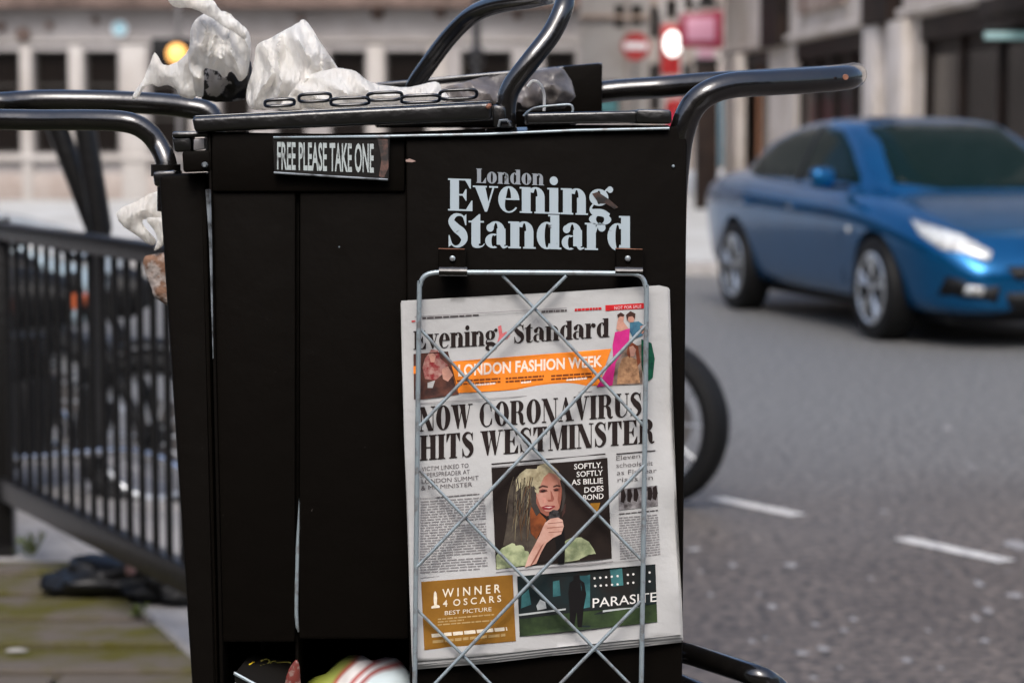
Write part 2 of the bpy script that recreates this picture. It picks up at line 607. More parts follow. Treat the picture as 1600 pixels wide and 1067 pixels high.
K['amber'] = mat('amber_lamp_lens', (0.8, 0.4, 0.1), rough=.3, emit=(1.0, .46, .12), estr=.9)
K['glow'] = mat('lit_white_lamp', (0.9, 0.9, 0.85), rough=.3, emit=(1, .98, .93), estr=1.4)
K['teal'] = mat('teal_panel', (0.10, 0.28, 0.30), rough=.4)
K['tealdark'] = mat('dark_teal_panel', (0.03, 0.10, 0.14), rough=.4)
K['orange'] = mat('orange_brown_door_frame', (0.26, 0.11, 0.05), rough=.5)
K['orangelens'] = mat('orange_indicator_lens', (0.40, 0.09, 0.03), rough=.25, coat=.5)
K['redlens'] = mat('red_tail_lens', (0.45, 0.01, 0.01), rough=.2, coat=.8)


def print_mat(name, rgb, **k):
    if not k and sum(rgb) > 150: k = dict(var=.22, vscale=240)
    return mat('ink_' + name, srgb(*rgb), rough=.85, spec=.15, **k)


# asphalt with fine grain, patches
def asphalt():
    m = mat('asphalt', (0.070, 0.060, 0.052), rough=.55, spec=.4, col2=(.046, .039, .034), vscale=1.3, bump=.35, bscale=90)
    n, l = m.node_tree.nodes, m.node_tree.links
    b = n['Principled BSDF']
    tc = [x for x in n if x.type == 'TEX_COORD'][0]
    vo = n.new('ShaderNodeTexNoise'); vo.inputs['Scale'].default_value = 26; vo.inputs['Detail'].default_value = 5
    l.new(tc.outputs['Object'], vo.inputs['Vector'])
    rp = n.new('ShaderNodeValToRGB')
    rp.color_ramp.elements[0].position = .35; rp.color_ramp.elements[0].color = (.42, .42, .42, 1)
    rp.color_ramp.elements[1].position = .68; rp.color_ramp.elements[1].color = (2.3, 2.2, 2.1, 1)
    l.new(vo.outputs['Fac'], rp.inputs['Fac'])
    mx = n.new('ShaderNodeMix'); mx.data_type = 'RGBA'; mx.blend_type = 'MULTIPLY'; mx.inputs[0].default_value = 1
    src = b.inputs['Base Color'].links[0].from_socket
    # colour mixed paler with distance, standing in for sky sheen on the far road
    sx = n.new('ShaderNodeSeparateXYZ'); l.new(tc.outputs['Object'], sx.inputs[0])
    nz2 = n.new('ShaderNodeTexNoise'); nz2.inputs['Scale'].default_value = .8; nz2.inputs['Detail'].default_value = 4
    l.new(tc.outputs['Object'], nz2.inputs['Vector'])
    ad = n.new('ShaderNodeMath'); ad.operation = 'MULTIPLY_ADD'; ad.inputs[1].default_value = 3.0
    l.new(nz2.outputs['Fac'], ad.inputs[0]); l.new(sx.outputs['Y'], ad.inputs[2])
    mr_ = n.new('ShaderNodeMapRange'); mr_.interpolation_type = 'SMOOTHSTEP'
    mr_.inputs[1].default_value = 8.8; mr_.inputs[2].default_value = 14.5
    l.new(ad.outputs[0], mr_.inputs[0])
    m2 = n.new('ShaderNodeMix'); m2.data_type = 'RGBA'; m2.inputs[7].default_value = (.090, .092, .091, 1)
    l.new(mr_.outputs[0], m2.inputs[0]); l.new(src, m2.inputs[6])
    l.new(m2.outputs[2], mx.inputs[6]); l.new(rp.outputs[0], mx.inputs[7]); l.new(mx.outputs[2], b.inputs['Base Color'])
    return m


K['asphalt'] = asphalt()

# ------------------------------------------------------------------ ground
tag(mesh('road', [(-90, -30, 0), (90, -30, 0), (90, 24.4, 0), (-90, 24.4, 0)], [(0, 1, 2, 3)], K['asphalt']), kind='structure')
tag(box('far_pavement', -90, 90, 24.7, 140, -.2, .13, K['pave']), kind='structure')
tag(box('far_kerb', -90, 90, 24.4, 24.7, -.2, .132, K['kerb'], bevel=.02), kind='structure')

# kerb line through two photo points on the pavement level
PZ = 0.10
ka = G(150, 880, PZ); kb = G(290, 1005, PZ)
kd = (kb - ka).normalized()
kn = Vector((-kd.y, kd.x, 0))
if kn.x < 0: kn = -kn          # towards the road


def kline(Y, off=0.0):
    """x of the pavement edge at distance Y, moved by off towards the road"""
    p = ka + kn * off
    t = (Y - p.y) / kd.y
    return p.x + kd.x * t


YE = G(30, 872, PZ).y
pave_base = mesh('pavement', [(-14, -6, PZ - .009), (kline(-6), -6, PZ - .009), (kline(YE), YE, PZ - .035), (-14, YE + .4, PZ - .009)], [(0, 1, 2, 3)],
                 mat('dark_joint_soil', (.016, .014, .009), rough=.95, col2=(.028, .030, .008), vscale=6))
tag(pave_base, kind='structure')
apron = mesh('concrete_apron', [(-14, YE + .405, PZ - .012), (kline(YE), YE + .005, PZ - .012), (kline(24), 24, PZ - .012), (-14, 24, PZ - .012)], [(0, 1, 2, 3)], K['kerb'])
tag(apron, kind='structure')


def clip_poly(poly, inside, cross):
    out = []
    for i in range(len(poly)):
        a, b = poly[i - 1], poly[i]
        ia, ib = inside(a), inside(b)
        if ia != ib: out.append(cross(a, b))
        if ib: out.append(b)
    return out


def edge_side(p, off=0.0):
    return (Vector((p[0], p[1], 0)) - Vector((ka.x, ka.y, 0))).dot(kn) - off


def clip_kerb(poly, off):
    def cross(a, b):
        da, db = edge_side(a, off), edge_side(b, off)
        t = da / (da - db)
        return (a[0] + (b[0] - a[0]) * t, a[1] + (b[1] - a[1]) * t)
    return clip_poly(poly, lambda p: edge_side(p, off) <= 0, cross)


rows = [4.7, 5.1, 5.5, 5.85, 6.20, 6.52, 6.88, 7.25, 7.60, YE]
for i in range(len(rows) - 1):
    y0, y1 = rows[i] + .040, rows[i + 1] - .040
    x = -4.4 + rnd.random() * .6
    while x < 1.5:
        wd = rnd.uniform(.75, 1.2)
        poly = clip_kerb([(x + .01, y0 - .03 * x * .2), (x + wd - .01, y0), (x + wd - .01, y1), (x + .01, y1)], -0.02)
        x += wd
        if len(poly) < 3: continue
        cx = sum(p[0] for p in poly) / len(poly)
        dz = rnd.uniform(-.0025, .0025)
        tl = rnd.uniform(-.003, .003)
        bm = bmesh.new()
        tv = [bm.verts.new((p[0], p[1], PZ + dz + tl * (p[0] - cx))) for p in poly]
        bv = [bm.verts.new((p[0], p[1], PZ - .05)) for p in poly]
        bm.faces.new(tv)
        for k in range(len(poly)):
            bm.faces.new([tv[k - 1], bv[k - 1], bv[k], tv[k]])
        bmesh.ops.recalc_face_normals(bm, faces=bm.faces)
        bmesh.ops.bevel(bm, geom=[e for e in bm.edges if e.verts[0] in tv and e.verts[1] in tv], offset=.005, segments=1, affect='EDGES')
        me = bpy.data.meshes.new('flagstone'); bm.to_mesh(me); bm.free()
        link('flagstone', me, pave_base, K['slab'])

# kerb stones (granite) along the edge
kerb = mesh('kerb', [], [], K['kerb'])
kv, kf = [], []
L0 = Vector((kline(14), 14, 0)); n_k = 18
pos = 0.0
tag(kerb, kind='structure')
for i in range(n_k):
    ln = .92
    a = L0 + kd * (pos + .006); b = L0 + kd * (pos + ln - .006)
    pos += ln
    a2, b2 = a + kn * .62, b + kn * .62
    dz = PZ - .012 + rnd.uniform(-.004, .004)
    hexa('kerb_stone', [(a.x, a.y, dz), (b.x, b.y, dz), (b2.x, b2.y, dz), (a2.x, a2.y, dz)], Vector((0, 0, -.16)), K['kerb'], kerb, bevel=.012, seg=1)


def ground_strip(name, a, b, wd, z, m):
    d = (b - a).normalized(); n_ = Vector((-d.y, d.x, 0)) * wd / 2
    vs = [a + n_, b + n_, b - n_, a - n_]
    return mesh(name, [(v.x, v.y, z) for v in vs], [(0, 3, 2, 1)] if (b - a).cross(n_).z < 0 else [(0, 1, 2, 3)], m)


for (p, q, lab) in [((1118, 779), (1248, 806), 'far'), ((1408, 842), (1574, 878), 'near')]:
    o = ground_strip('painted_road_line', G(*p), G(*q), .085, .004, K['white'])
    tag(o, kind='structure')
# flattened chewing gum and pale scuffs on the asphalt
sv_, sf_ = [], []
spots = [(1085, 859, 20, 6), (1145, 884, 12, 7), (1236, 884, 20, 7), (1207, 949, 16, 8), (1333, 968, 13, 7), (1319, 986, 14, 6), (1254, 1021, 24, 7),
         (1287, 1014, 20, 8), (1416, 1032, 16, 8), (1530, 913, 16, 10), (1585, 931, 26, 8), (1525, 967, 12, 9), (1543, 955, 18, 9), (1538, 1002, 16, 7),
         (1271, 1060, 12, 6), (1274, 977, 14, 6), (1481, 670, 12, 10), (1518, 731, 12, 7), (1588, 852, 36, 16), (1175, 1003, 12, 6), (1450, 986, 10, 5), (1380, 800, 12, 5), (1110, 930, 10, 5), (1360, 905, 10, 5), (1180, 1040, 9, 5), (1470, 1045, 10, 5)]
for _ in range(12):
    spots.append((rnd.uniform(1080, 1600), rnd.uniform(700, 1067), rnd.uniform(4, 8), rnd.uniform(2.5, 4.5)))
for (x, y, wx, wy) in spots:
    c = G(x, y); rx = (wx / 2) * c.y / F; ry = abs(G(x, y - wy / 2).y - c.y)
    k = len(sv_)
    for j in range(10):
        a = 2 * math.pi * j / 10
        q = 1 + rnd.uniform(-.2, .2)
        sv_.append((c.x + rx * q * math.cos(a), c.y + ry * q * math.sin(a), .003))
    sf_.append(tuple(range(k, k + 10)))
tag(mesh('chewing_gum_spots', sv_, sf_, mat('trodden_gum', (.25, .245, .235), rough=.8, col2=(.16, .15, .15), vscale=20)), 'pale trodden gum spots scattered over the asphalt', 'gum spots', kind='stuff')


# ------------------------------------------------------------------ buildings
def wall_mesh(name, org, ax, wdt, z1, holes, m, parent, depth=.25, z0=0.0):
    """upright wall with openings; org = left foot, ax = unit vector along it, holes = (s0, s1, z0, z1)"""
    nrm = Vector((ax.y, -ax.x, 0))         # faces the camera side
    ss = sorted({0, wdt} | {h[0] for h in holes} | {h[1] for h in holes})
    zz = sorted({z0, z1} | {h[2] for h in holes} | {h[3] for h in holes})
    vs, fs = [], []

    def pt(s, z, d=0): return org + ax * s - nrm * d + Vector((0, 0, z))

    def q(*p):
        k = len(vs); vs.extend(p); fs.append((k, k + 1, k + 2, k + 3))
    for i in range(len(ss) - 1):
        for j in range(len(zz) - 1):
            cs, cz = (ss[i] + ss[i + 1]) / 2, (zz[j] + zz[j + 1]) / 2
            if any(h[0] < cs < h[1] and h[2] < cz < h[3] for h in holes): continue
            q(pt(ss[i], zz[j]), pt(ss[i + 1], zz[j]), pt(ss[i + 1], zz[j + 1]), pt(ss[i], zz[j + 1]))
    for a, b, c, d in holes:
        q(pt(a, c), pt(a, d), pt(a, d, depth), pt(a, c, depth))
        q(pt(b, d), pt(b, c), pt(b, c, depth), pt(b, d, depth))
        q(pt(a, d), pt(b, d), pt(b, d, depth), pt(a, d, depth))
        q(pt(b, c), pt(a, c), pt(a, c, depth), pt(b, c, depth))
    # side returns, back and top
    D = 8.0
    q(pt(0, z0), pt(0, z1), pt(0, z1, D), pt(0, z0, D))
    q(pt(wdt, z1), pt(wdt, z0), pt(wdt, z0, D), pt(wdt, z1, D))
    q(pt(0, z1), pt(wdt, z1), pt(wdt, z1, D), pt(0, z1, D))
    q(pt(0, z0, D), pt(wdt, z0, D), pt(wdt, z1, D), pt(0, z1, D))
    return mesh(name, vs, fs, m, parent)


def oriented_box(name, org, ax, s0, s1, d0, d1, z0, z1, m, parent, bevel=0.0):
    """d measured outwards from the wall"""
    nrm = Vector((ax.y, -ax.x, 0))
    f = [org + ax * s + nrm * d1 + Vector((0, 0, z)) for s, z in ((s0, z1), (s1, z1), (s1, z0), (s0, z0))]
    return hexa(name, f, -nrm * (d1 - d0), m, parent, bevel)


def window(org, ax, h, parent, frame, depth=.2, nx=2, nz=2, pane=None, fw=.05):
    a, b, c, d = h
    g = oriented_box('window', org, ax, a, b, -depth - .04, -depth, c, d, pane or K['glass'], parent)
    fr = []
    for (s0, s1, z0, z1) in [(a, a + fw, c, d), (b - fw, b, c, d), (a + fw, b - fw, d - fw, d), (a + fw, b - fw, c, c + fw)]:
        oriented_box('frame', org, ax, s0, s1, -depth + .002, -depth + .05, z0, z1, frame, g)
    for k in range(1, nz):
        z = c + (d - c) * k / nz
        oriented_box('glazing_bar', org, ax, a + fw, b - fw, -depth + .002, -depth + .035, z - .02, z + .02, frame, g)
    return g


XA = Vector((1, 0, 0))


def zat(y, Y): return P(800, y, Y).z
def xat(x, Y): return P(x, 195, Y).x


# left stone building
YB = 45.0
ob = Vector((xat(-420, YB), YB, 0))
bl = thing('stone_building', 'long pale stone building with a row of dark windows, left behind the cart', 'building', tuple(ob))
wins = [(-120, -68), (-35, 32), (54, 108), (134, 186), (235, 296), (345, 392), (432, 478), (516, 572), (603, 667), (720, 800), (850, 900)]
zt, zb = zat(80, YB), zat(240, YB)
hs = [(xat(a, YB) - ob.x, xat(b, YB) - ob.x, zb, zt) for a, b in wins]
up = [(h[0], h[1], zt + 2.2, zt + 4.0) for h in hs]
WL = xat(905, YB) - ob.x
wall_mesh('wall', ob, XA, WL, 13.0, hs + up, K['stone'], bl)
fwd = mat('dark_window_frame', (.03, .025, .02), rough=.6)
for h in hs:
    window(ob, XA, h, bl, fwd, nz=3)
for h in up:
    window(ob, XA, h, bl, fwd, nz=3)
for a, b in ((32, 54), (108, 134), (188, 233), (296, 345), (572, 603), (667, 700)):
    oriented_box('pilaster', ob, XA, xat(a + 3, YB) - ob.x, xat(b - 3, YB) - ob.x, 0, .09, .0, zt + .1, K['stone2'], bl, .01)
oriented_box('ledge', ob, XA, 0, WL, .0, .42, zat(14, YB), zat(-8, YB), K['soot'], bl, .01)
oriented_box('sill_course', ob, XA, 0, WL, .0, .13, zb - .14, zb - .03, K['stone2'], bl, .01)
oriented_box('plinth', ob, XA, 0, WL, .0, .07, .1, .62, K['stone3'], bl, .01)
oriented_box('string_course', ob, XA, 0, WL, .0, .06, zat(66, YB), zat(62, YB), K['stone2'], bl, .01)
for px, py, r_ in ((37, 55, .13), (78, 40, .07), (150, 33, .06), (590, 22, .12), (688, 22, .09), (2, 42, .08), (470, 30, .07), (808, 25, .08)):
    c = P(px, py, YB)
    lathe('wall_boss', [(r_ * .6, -.14), (r_, -.1), (r_, .01)], 14, (c.x, c.y - .0, c.z), K['soot'], bl)
c = P(187, 45, YB - .06)
t = thing('round_wall_sign', 'small pale blue round sign on the stone wall above the dark windows, far left', 'sign', tuple(c))
lathe('disc', [(.13, -.03), (.13, .03)], 24, c, mat('pale_blue_sign', (.30, .50, .56), rough=.4), t)
lathe('rim', [(.15, -.02), (.15, .035)], 24, c, K['signwhite'], t)

# middle cream block
Y2 = 56.0
ob = Vector((xat(880, Y2), Y2, 0))
b2 = thing('stone_building', 'cream rendered building between the long stone facade and the red street signs', 'building', tuple(ob))
W2 = xat(1012, Y2) - ob.x
hs = [(xat(a, Y2) - ob.x, xat(b, Y2) - ob.x, zat(yb, Y2), zat(ya, Y2)) for a, b, ya, yb in ((902, 968, 128, 180), (960, 974, 8, 44), (985, 1003, 8, 40))]
wall_mesh('wall', ob, XA, W2, 12.0, hs, K['stone2'], b2)
for i, h in enumerate(hs):
    window(ob, XA, h, b2, fwd, nz=2, pane=K['teal'] if i == 0 else None)
oriented_box('ledge', ob, XA, 0, W2, 0, .12, zat(30, Y2), zat(24, Y2), mat('warm_stone_ledge', (.36, .27, .21), rough=.8), b2)
for a, b in ((898, 903), (976, 982)):
    oriented_box('pilaster', ob, XA, xat(a, Y2) - ob.x, xat(b, Y2) - ob.x, 0, .1, .1, 8, K['stone3'], b2, .01)
# rear block up the side street
Y3 = 74.0
ob = Vector((xat(990, Y3), Y3, 0))
b3 = thing('stone_building', 'grey brown building far up the side street behind the red signs', 'building', tuple(ob))
W3 = xat(1170, Y3) - ob.x
hs = [(xat(a, Y3) - ob.x, xat(b, Y3) - ob.x, zat(yb, Y3), zat(ya, Y3)) for a, b, ya, yb in
      ((1015, 1028, 10, 60), (1040, 1056, 0, 30), (1068, 1080, -10, 16), (1092, 1116, -10, 14), (1015, 1032, 100, 175), (1060, 1080, 100, 180))]
wall_mesh('wall', ob, XA, W3, 16.0, hs, K['stone3'], b3)
for h in hs:
    window(ob, XA, h, b3, fwd, nz=2)
for a, b in ((1002, 1012), (1029, 1038), (1057, 1066), (1082, 1090)):
    oriented_box('pilaster', ob, XA, xat(a, Y3) - ob.x, xat(b, Y3) - ob.x, 0, .25, .1, 14, K['stone2'], b3, .02)

# right hand building running towards the camera
wa = Vector((0.0874 * 49.8, 49.8, 0)); wb = Vector((0.2118 * 25.6 + .2, 21.0, 0))
wb.x = 4.74 + (41 - 21.0) * .044
ax = (wb - wa).normalized()
WR = (wb - wa).length


def sY(Y): return (49.8 - Y) / (49.8 - 21.0) * WR


b4 = thing('stone_building', 'building with beige fascias over deep dark shopfronts beyond the blue car', 'building', tuple(wa))
zf = 2.88
bays = [(47.5, 43.8), (40.8, 34.3), (31.0, 21.4)]
hs = [(sY(a), sY(b), .12, zf) for a, b in bays]
wall_mesh('wall', wa, ax, WR, 11.0, hs, K['stone4'], b4, depth=.16)
for i, h in enumerate(hs):
    sh = oriented_box('shopfront', wa, ax, h[0], h[1], -.21, -.16, .12, zf, K['brownwood'], b4)
    nb = [2, 4, 5][i]
    for k in range(nb + 1):
        s0 = h[0] + (h[1] - h[0] - .1) * k / nb
        oriented_box('mullion', wa, ax, s0, s0 + .1, -.158, -.08, .12, zf - .002, K['brownwood'] if i else K['orange'], sh)
    for k in range(nb):
        s0 = h[0] + (h[1] - h[0] - .1) * k / nb + .1; s1 = h[0] + (h[1] - h[0] - .1) * (k + 1) / nb
        oriented_box('pane', wa, ax, s0 + .01, s1 - .01, -.158, -.13, .6, zf - .5, K['glass'], sh)
    oriented_box('soffit_board', wa, ax, h[0] + .002, h[1] - .002, -.078, -.02, zf - .3, zf - .02, K['brownwood'], sh)
for a, b in ((43.4, 41.4), (33.8, 32.0)):
    oriented_box('black_pier', wa, ax, sY(a), sY(b), .01, .22, zf - .0, 11, K['brownwood'], b4)
for a, b in ((47.6, 46.6), (33.9, 33.0), (32.2, 31.2)):
    oriented_box('half_column', wa, ax, sY(a), sY(b), 0, .18, .12, zf - .01, K['stone4'], b4, .03)
oriented_box('fascia_board', wa, ax, sY(40.2), sY(36.0), .01, .1, 3.32, 4.6, mat('brown_fascia_lettering_board', (.10, .045, .03), rough=.6, col2=(.4, .33, .28), vscale=3), b4)
oriented_box('string_course', wa, ax, 0, WR, .0, .1, zf + .04, zf + .14, K['stone4'], b4, .01)
c = P(1572, 56, 24.6)
t = thing('strip_light', 'pale teal strip light under the dark canopy at the right edge of the photo', 'light', tuple(c))
box('diffuser', c.x - .22, c.x + .25, c.y - .04, c.y + .02, c.z - .04, c.z + .035, mat('teal_tube_light', (.2, .3, .3), rough=.4, emit=(.35, .62, .6), estr=.12), t, .01)
box('casing', c.x - .24, c.x + .27, c.y - .045, c.y + .06, c.z + .037, c.z + .09, K['dark'], t, .01)

# the dark canopy the strip light hangs from
t = thing('shop_canopy', 'dark flat shop canopy projecting at the far right above the blue car', 'canopy', (6.2, 25, 2.9))
box('roof_slab', 5.0, 8.2, 23.6, 26.2, 2.66, 2.84, K['brownwood'], t, .01)
box('front_board', 5.0, 8.2, 23.5, 23.598, 2.60, 2.86, K['dark'], t, .01)


# unseen brick terrace added behind the camera and at left, to darken reflections
o5 = Vector((-26, -12.0, 0))
bb = bpy.data.objects.new('unseen_terrace', None); C.objects.link(bb); bb.location = o5; WM[bb.name] = Matrix.Translation(o5)
tag(bb, kind='structure')
nb5 = [(2.0 + 3.2 * k, 3.4 + 3.2 * k, z, z + 1.8) for k in range(16) for z in (1.0, 4.6)]
K['brick'] = mat('dark_brick', (.09, .06, .05), rough=.9, spec=.2, col2=(.06, .045, .04), vscale=3)
box('wall', -26, 26, -13, -12.0, 0, 8.5, K['brick'], bb)
box('wall', -32, -25, -12, 62, 0, 8.5, K['brick'], bb)
for (a, b, c_, d_) in nb5:
    box('window', o5.x + a, o5.x + b, -11.998, -11.95, c_, d_, K['glass'], bb)

# ------------------------------------------------------------------ street furniture, far
def post(t, x, Y, z1, r_=.04, m=None):
    return lathe('post', [(r_, .13), (r_, z1)], 12, (x, Y, 0), m or K['post'], t, ax='Z')


c = P(993, 73, 50)
t = thing('no_entry_sign', 'round red no entry sign with a white bar on a grey post', 'road sign', (c.x, 50, .13))
lathe('disc', [(.29, -.02), (.29, .0)], 32, c, K['red'], t)
box('white_bar', c.x - .235, c.x + .235, c.y - .028, c.y - .021, c.z - .065, c.z + .075, K['signwhite'], t, .002)
post(t, c.x, c.y + .08, c.z + .25)

t = thing('banner_sign', 'tall red banner with a glowing white oval lamp left of the pink shop sign', 'sign', (xat(1048, 48), 48, .13))
pbox('board', [(1033, 38), (1063, 38), (1063, 118), (1033, 118)], 48, .1, K['red'], t, .02)
c = P(1051, 69, 47.94)
vs, fs = lathe_data([(.10, -.05), (.16, -.02), (.17, .04)], 24, Vector((0, 0, 0)))
mesh('lamp', [(v.x + c.x, v.y + c.y, v.z * 1.45 + c.z) for v in vs], fs, K['glow'], t)
post(t, xat(1031, 48.1), 48.15, 3.7, .04)
t = thing('litter_bin', 'red and pink street bin below the tall red banner', 'bin', (xat(1056, 47), 47, .13))
lathe('bin_body', [(.16, .13), (.19, 1.6), (.20, 1.75)], 16, (xat(1056, 47), 47, 0), mat('crimson_bin', (.40, .015, .05), rough=.4), t, ax='Z')
lathe('bin_cap', [(.21, 1.75), (.21, 1.95), (.1, 2.02)], 16, (xat(1056, 47), 47, .002), K['red'], t, ax='Z')

t = thing('hanging_shop_sign', 'dark red boxed shop sign with a pink panel projecting right of the no entry sign', 'shop sign', (xat(1098, 46), 46, 3))
pbox('sign_box', [(1062, 22), (1130, 16), (1130, 76), (1062, 74)], 46, .2, K['maroon'], t, .02)
pbox('panel', [(1073, 29), (1117, 28), (1117, 64), (1073, 64)], 45.97, .02, K['pink'], t, .004)
pbox('small_panel', [(1090, 77), (1116, 77), (1116, 96), (1090, 96)], 46, .08, mat('mauve_panel', (.32, .17, .22), rough=.5), t, .01)
pbox('bracket_arm', [(1082, 6), (1130, 4), (1130, 12), (1082, 14)], 46.1, .06, K['postblack'], t)

t = thing('advertising_pillar', 'tall dark pavement pillar with a blue edged side, left of the blue car', 'pillar', (xat(1104, 40), 40, .13))
pbox('shaft', [(1088, 100), (1122, 100), (1122, 343), (1088, 343)], 40, .4, K['brownwood'], t, .02)
pbox('side_panel', [(1123, 150), (1130, 150), (1130, 262), (1123, 262)], 40, .05, K['tealdark'], t, .004)
pbox('cap', [(1085, 92), (1125, 92), (1125, 99.5), (1085, 99.5)], 39.98, .45, K['dark'], t, .01)

for px, Y, z1, lab in ((745, 33, 5.2, 'black lamp post rising behind the hoop handle of the cart'),):
    x = xat(px, Y)
    t = thing('lamp_post', lab, 'lamp post', (x, Y, .13))
    lathe('column', [(.10, .13), (.10, 1.1), (.055, 1.2), (.05, z1)], 16, (x, Y, 0), K['postblack'], t, ax='Z')
    lathe('collar', [(.06, zat(104, Y)), (.11, zat(101, Y)), (.11, zat(80, Y)), (.06, zat(74, Y))], 16, (x, Y - .001, 0), K['postblack'], t, ax='Z')
    lathe('lantern', [(.06, z1), (.2, z1 + .1), (.24, z1 + .5), (.05, z1 + .7)], 16, (x, Y, 0.002), K['signwhite'], t, ax='Z')

Y = 30
x = xat(277, Y)
t = thing('beacon', 'glowing amber globe in a dark housing on a slim post behind the white plastic', 'lamp', (x, Y, .13))
lathe('column', [(.035, .13), (.035, zat(-30, Y))], 12, (x, Y + .2, 0), K['post'], t, ax='Z')
c = P(277, 85, Y)
lathe('globe', [(.02, -.13), (.08, -.11), (.125, -.05), (.135, 0), (.12, .05), (.06, .08)], 24, c, K['amber'], t)
pbox('backing_board', [(236, 60), (300, 60), (300, 116), (236, 116)], Y + .09, .08, K['dark'], t, .02)
lathe('hood', [(.16, -.05), (.17, .085)], 24, c, K['dark'], t)


# ------------------------------------------------------------------ cars
def lerp_profile(pts, x):
    if x <= pts[0][0]: return pts[0][1]
    for (a, va), (b, vb) in zip(pts, pts[1:]):
        if x <= b:
            u = (x - a) / (b - a); u = u * u * (3 - 2 * u) * .5 + u * .5
            return va + (vb - va) * u
    return pts[-1][1]


def make_car(label, loc, head, paint, sc=1.0):
    """head: unit 2D vector of the nose direction, loc: ground point under the car's centre"""
    t = bpy.data.objects.new('parked_car', None)
    C.objects.link(t)
    M = Matrix(((head[0], -head[1], 0, loc[0]), (head[1], head[0], 0, loc[1]), (0, 0, 1, loc[2]), (0, 0, 0, 1))) @ Matrix.Diagonal((sc, sc, sc * 1.02, 1))
    t.matrix_world = M
    WM[t.name] = Matrix.Identity(4)     # parts are given in the car's own space
    tag(t, label, 'car', 'cars')
    top = [(-2.37, .80), (-2.30, 1.02), (-1.80, 1.10), (-1.2, 1.06), (.6, 1.0), (1.0, .985), (1.6, .90), (2.1, .76), (2.33, .62), (2.40, .50)]
    sho = [(-2.37, .76), (-2.25, .93), (-1.4, .97), (0, .93), (1.0, .90), (1.6, .82), (2.1, .70), (2.40, .48)]
    wid = [(-2.37, .66), (-2.28, .80), (-1.9, .88), (-1.2, .905), (0, .90), (1.3, .905), (1.9, .86), (2.2, .76), (2.36, .60), (2.40, .5)]
    bot = [(-2.37, .38), (-2.2, .27), (-1.6, .2), (1.8, .18), (2.25, .2), (2.40, .25)]
    xs = [-2.37, -2.33, -2.25, -2.05, -1.8, -1.5, -1.2, -.9, -.5, 0, .5, .9, 1.2, 1.5, 1.8, 2.0, 2.15, 2.28, 2.36, 2.40]
    vs, fs = [], []
    for x in xs:
        W, zs, zt_, zb_ = lerp_profile(wid, x), lerp_profile(sho, x), lerp_profile(top, x), lerp_profile(bot, x)
        half = [(0, zb_), (W * .8, zb_), (W * .92, zb_ + .1 * (zs - zb_)), (W * .95, zb_ + .3 * (zs - zb_)), (W * .985, zb_ + .6 * (zs - zb_)), (W * 1.0, zb_ + .84 * (zs - zb_)), (W * .965, zb_ + .97 * (zs - zb_)), (W * .88, zs + (zt_ - zs) * .45), (W * .62, zs + (zt_ - zs) * .82), (W * .3, zt_), (0, zt_)]
        rg = half + [(-a, b) for a, b in reversed(half[1:-1])]
        vs += [(x, a, b) for a, b in rg]
    nr = 20
    for i in range(len(xs) - 1):
        for k in range(nr):
            k2 = (k + 1) % nr
            fs.append((i * nr + k, i * nr + k2, (i + 1) * nr + k2, (i + 1) * nr + k))
    fs.append(tuple(range(nr - 1, -1, -1))); fs.append(tuple((len(xs) - 1) * nr + k for k in range(nr)))

    def boolsub(o, cutters):
        for cobj in cutters:
            md = o.modifiers.new('b', 'BOOLEAN'); md.operation = 'DIFFERENCE'; md.object = cobj; md.solver = 'EXACT'
        bpy.context.view_layer.update()
        dg = bpy.context.evaluated_depsgraph_get()
        me = bpy.data.meshes.new_from_object(o.evaluated_get(dg))
        o.modifiers.clear()
        if me.vertices and max(abs(v.co.y) for v in me.vertices) < 1.05: o.data = me
        else: print('BOOLEAN FAILED')
        for cobj in cutters: bpy.data.objects.remove(cobj)

    body = mesh('body', vs, fs, paint, t)
    bm = bmesh.new(); bm.from_mesh(body.data); bmesh.ops.recalc_face_normals(bm, faces=bm.faces); bm.to_mesh(body.data); bm.free()
    sub = body.modifiers.new('s', 'SUBSURF'); sub.levels = 2; sub.render_levels = 2
    cut = []
    for wx in (-1.32, 1.40):
        v_, f_ = lathe_data([(.375, -1.2), (.375, 1.2)], 32, Vector((wx, 0, .335)))
        cu = mesh('c', v_, f_)
        bm = bmesh.new(); bm.from_mesh(cu.data); bmesh.ops.recalc_face_normals(bm, faces=bm.faces); bm.to_mesh(cu.data); bm.free()
        cu.parent = t
        cut.append(cu)
    boolsub(body, cut)
    smooth_by_angle(body.data, 40)
    # greenhouse
    roof = [(-2.0, 1.06), (-1.75, 1.13), (-1.25, 1.30), (-.7, 1.415), (-.2, 1.445), (.25, 1.42), (.6, 1.30), (1.0, 1.09), (1.25, .95)]
    gx = [-2.0, -1.75, -1.5, -1.25, -1.0, -.7, -.45, -.2, .05, .25, .42, .6, .8, 1.0, 1.25]
    vs, fs = [], []
    for x in gx:
        zr = lerp_profile(roof, x)
        W = lerp_profile([(-2.0, .62), (-1.2, .78), (0, .80), (.7, .78), (1.25, .66)], x)
        zb_ = .86
        Wr = W - (zr - .95) * .40
        half = [(W + .02, zb_), (W, .95), (W * .45 + Wr * .55, .95 + (zr - .95) * .5), (Wr, zr - .06), (Wr * .9, zr - .018), (Wr * .5, zr), (0, zr + .004)]
        rg = half + [(-a, b) for a, b in reversed(half[:-1])]
        vs += [(x, a, b) for a, b in rg]
    nr = 13
    for i in range(len(gx) - 1):
        for k in range(nr - 1):
            fs.append((i * nr + k, i * nr + k + 1, (i + 1) * nr + k + 1, (i + 1) * nr + k))
    gh = mesh('roof', vs, fs, paint, t)
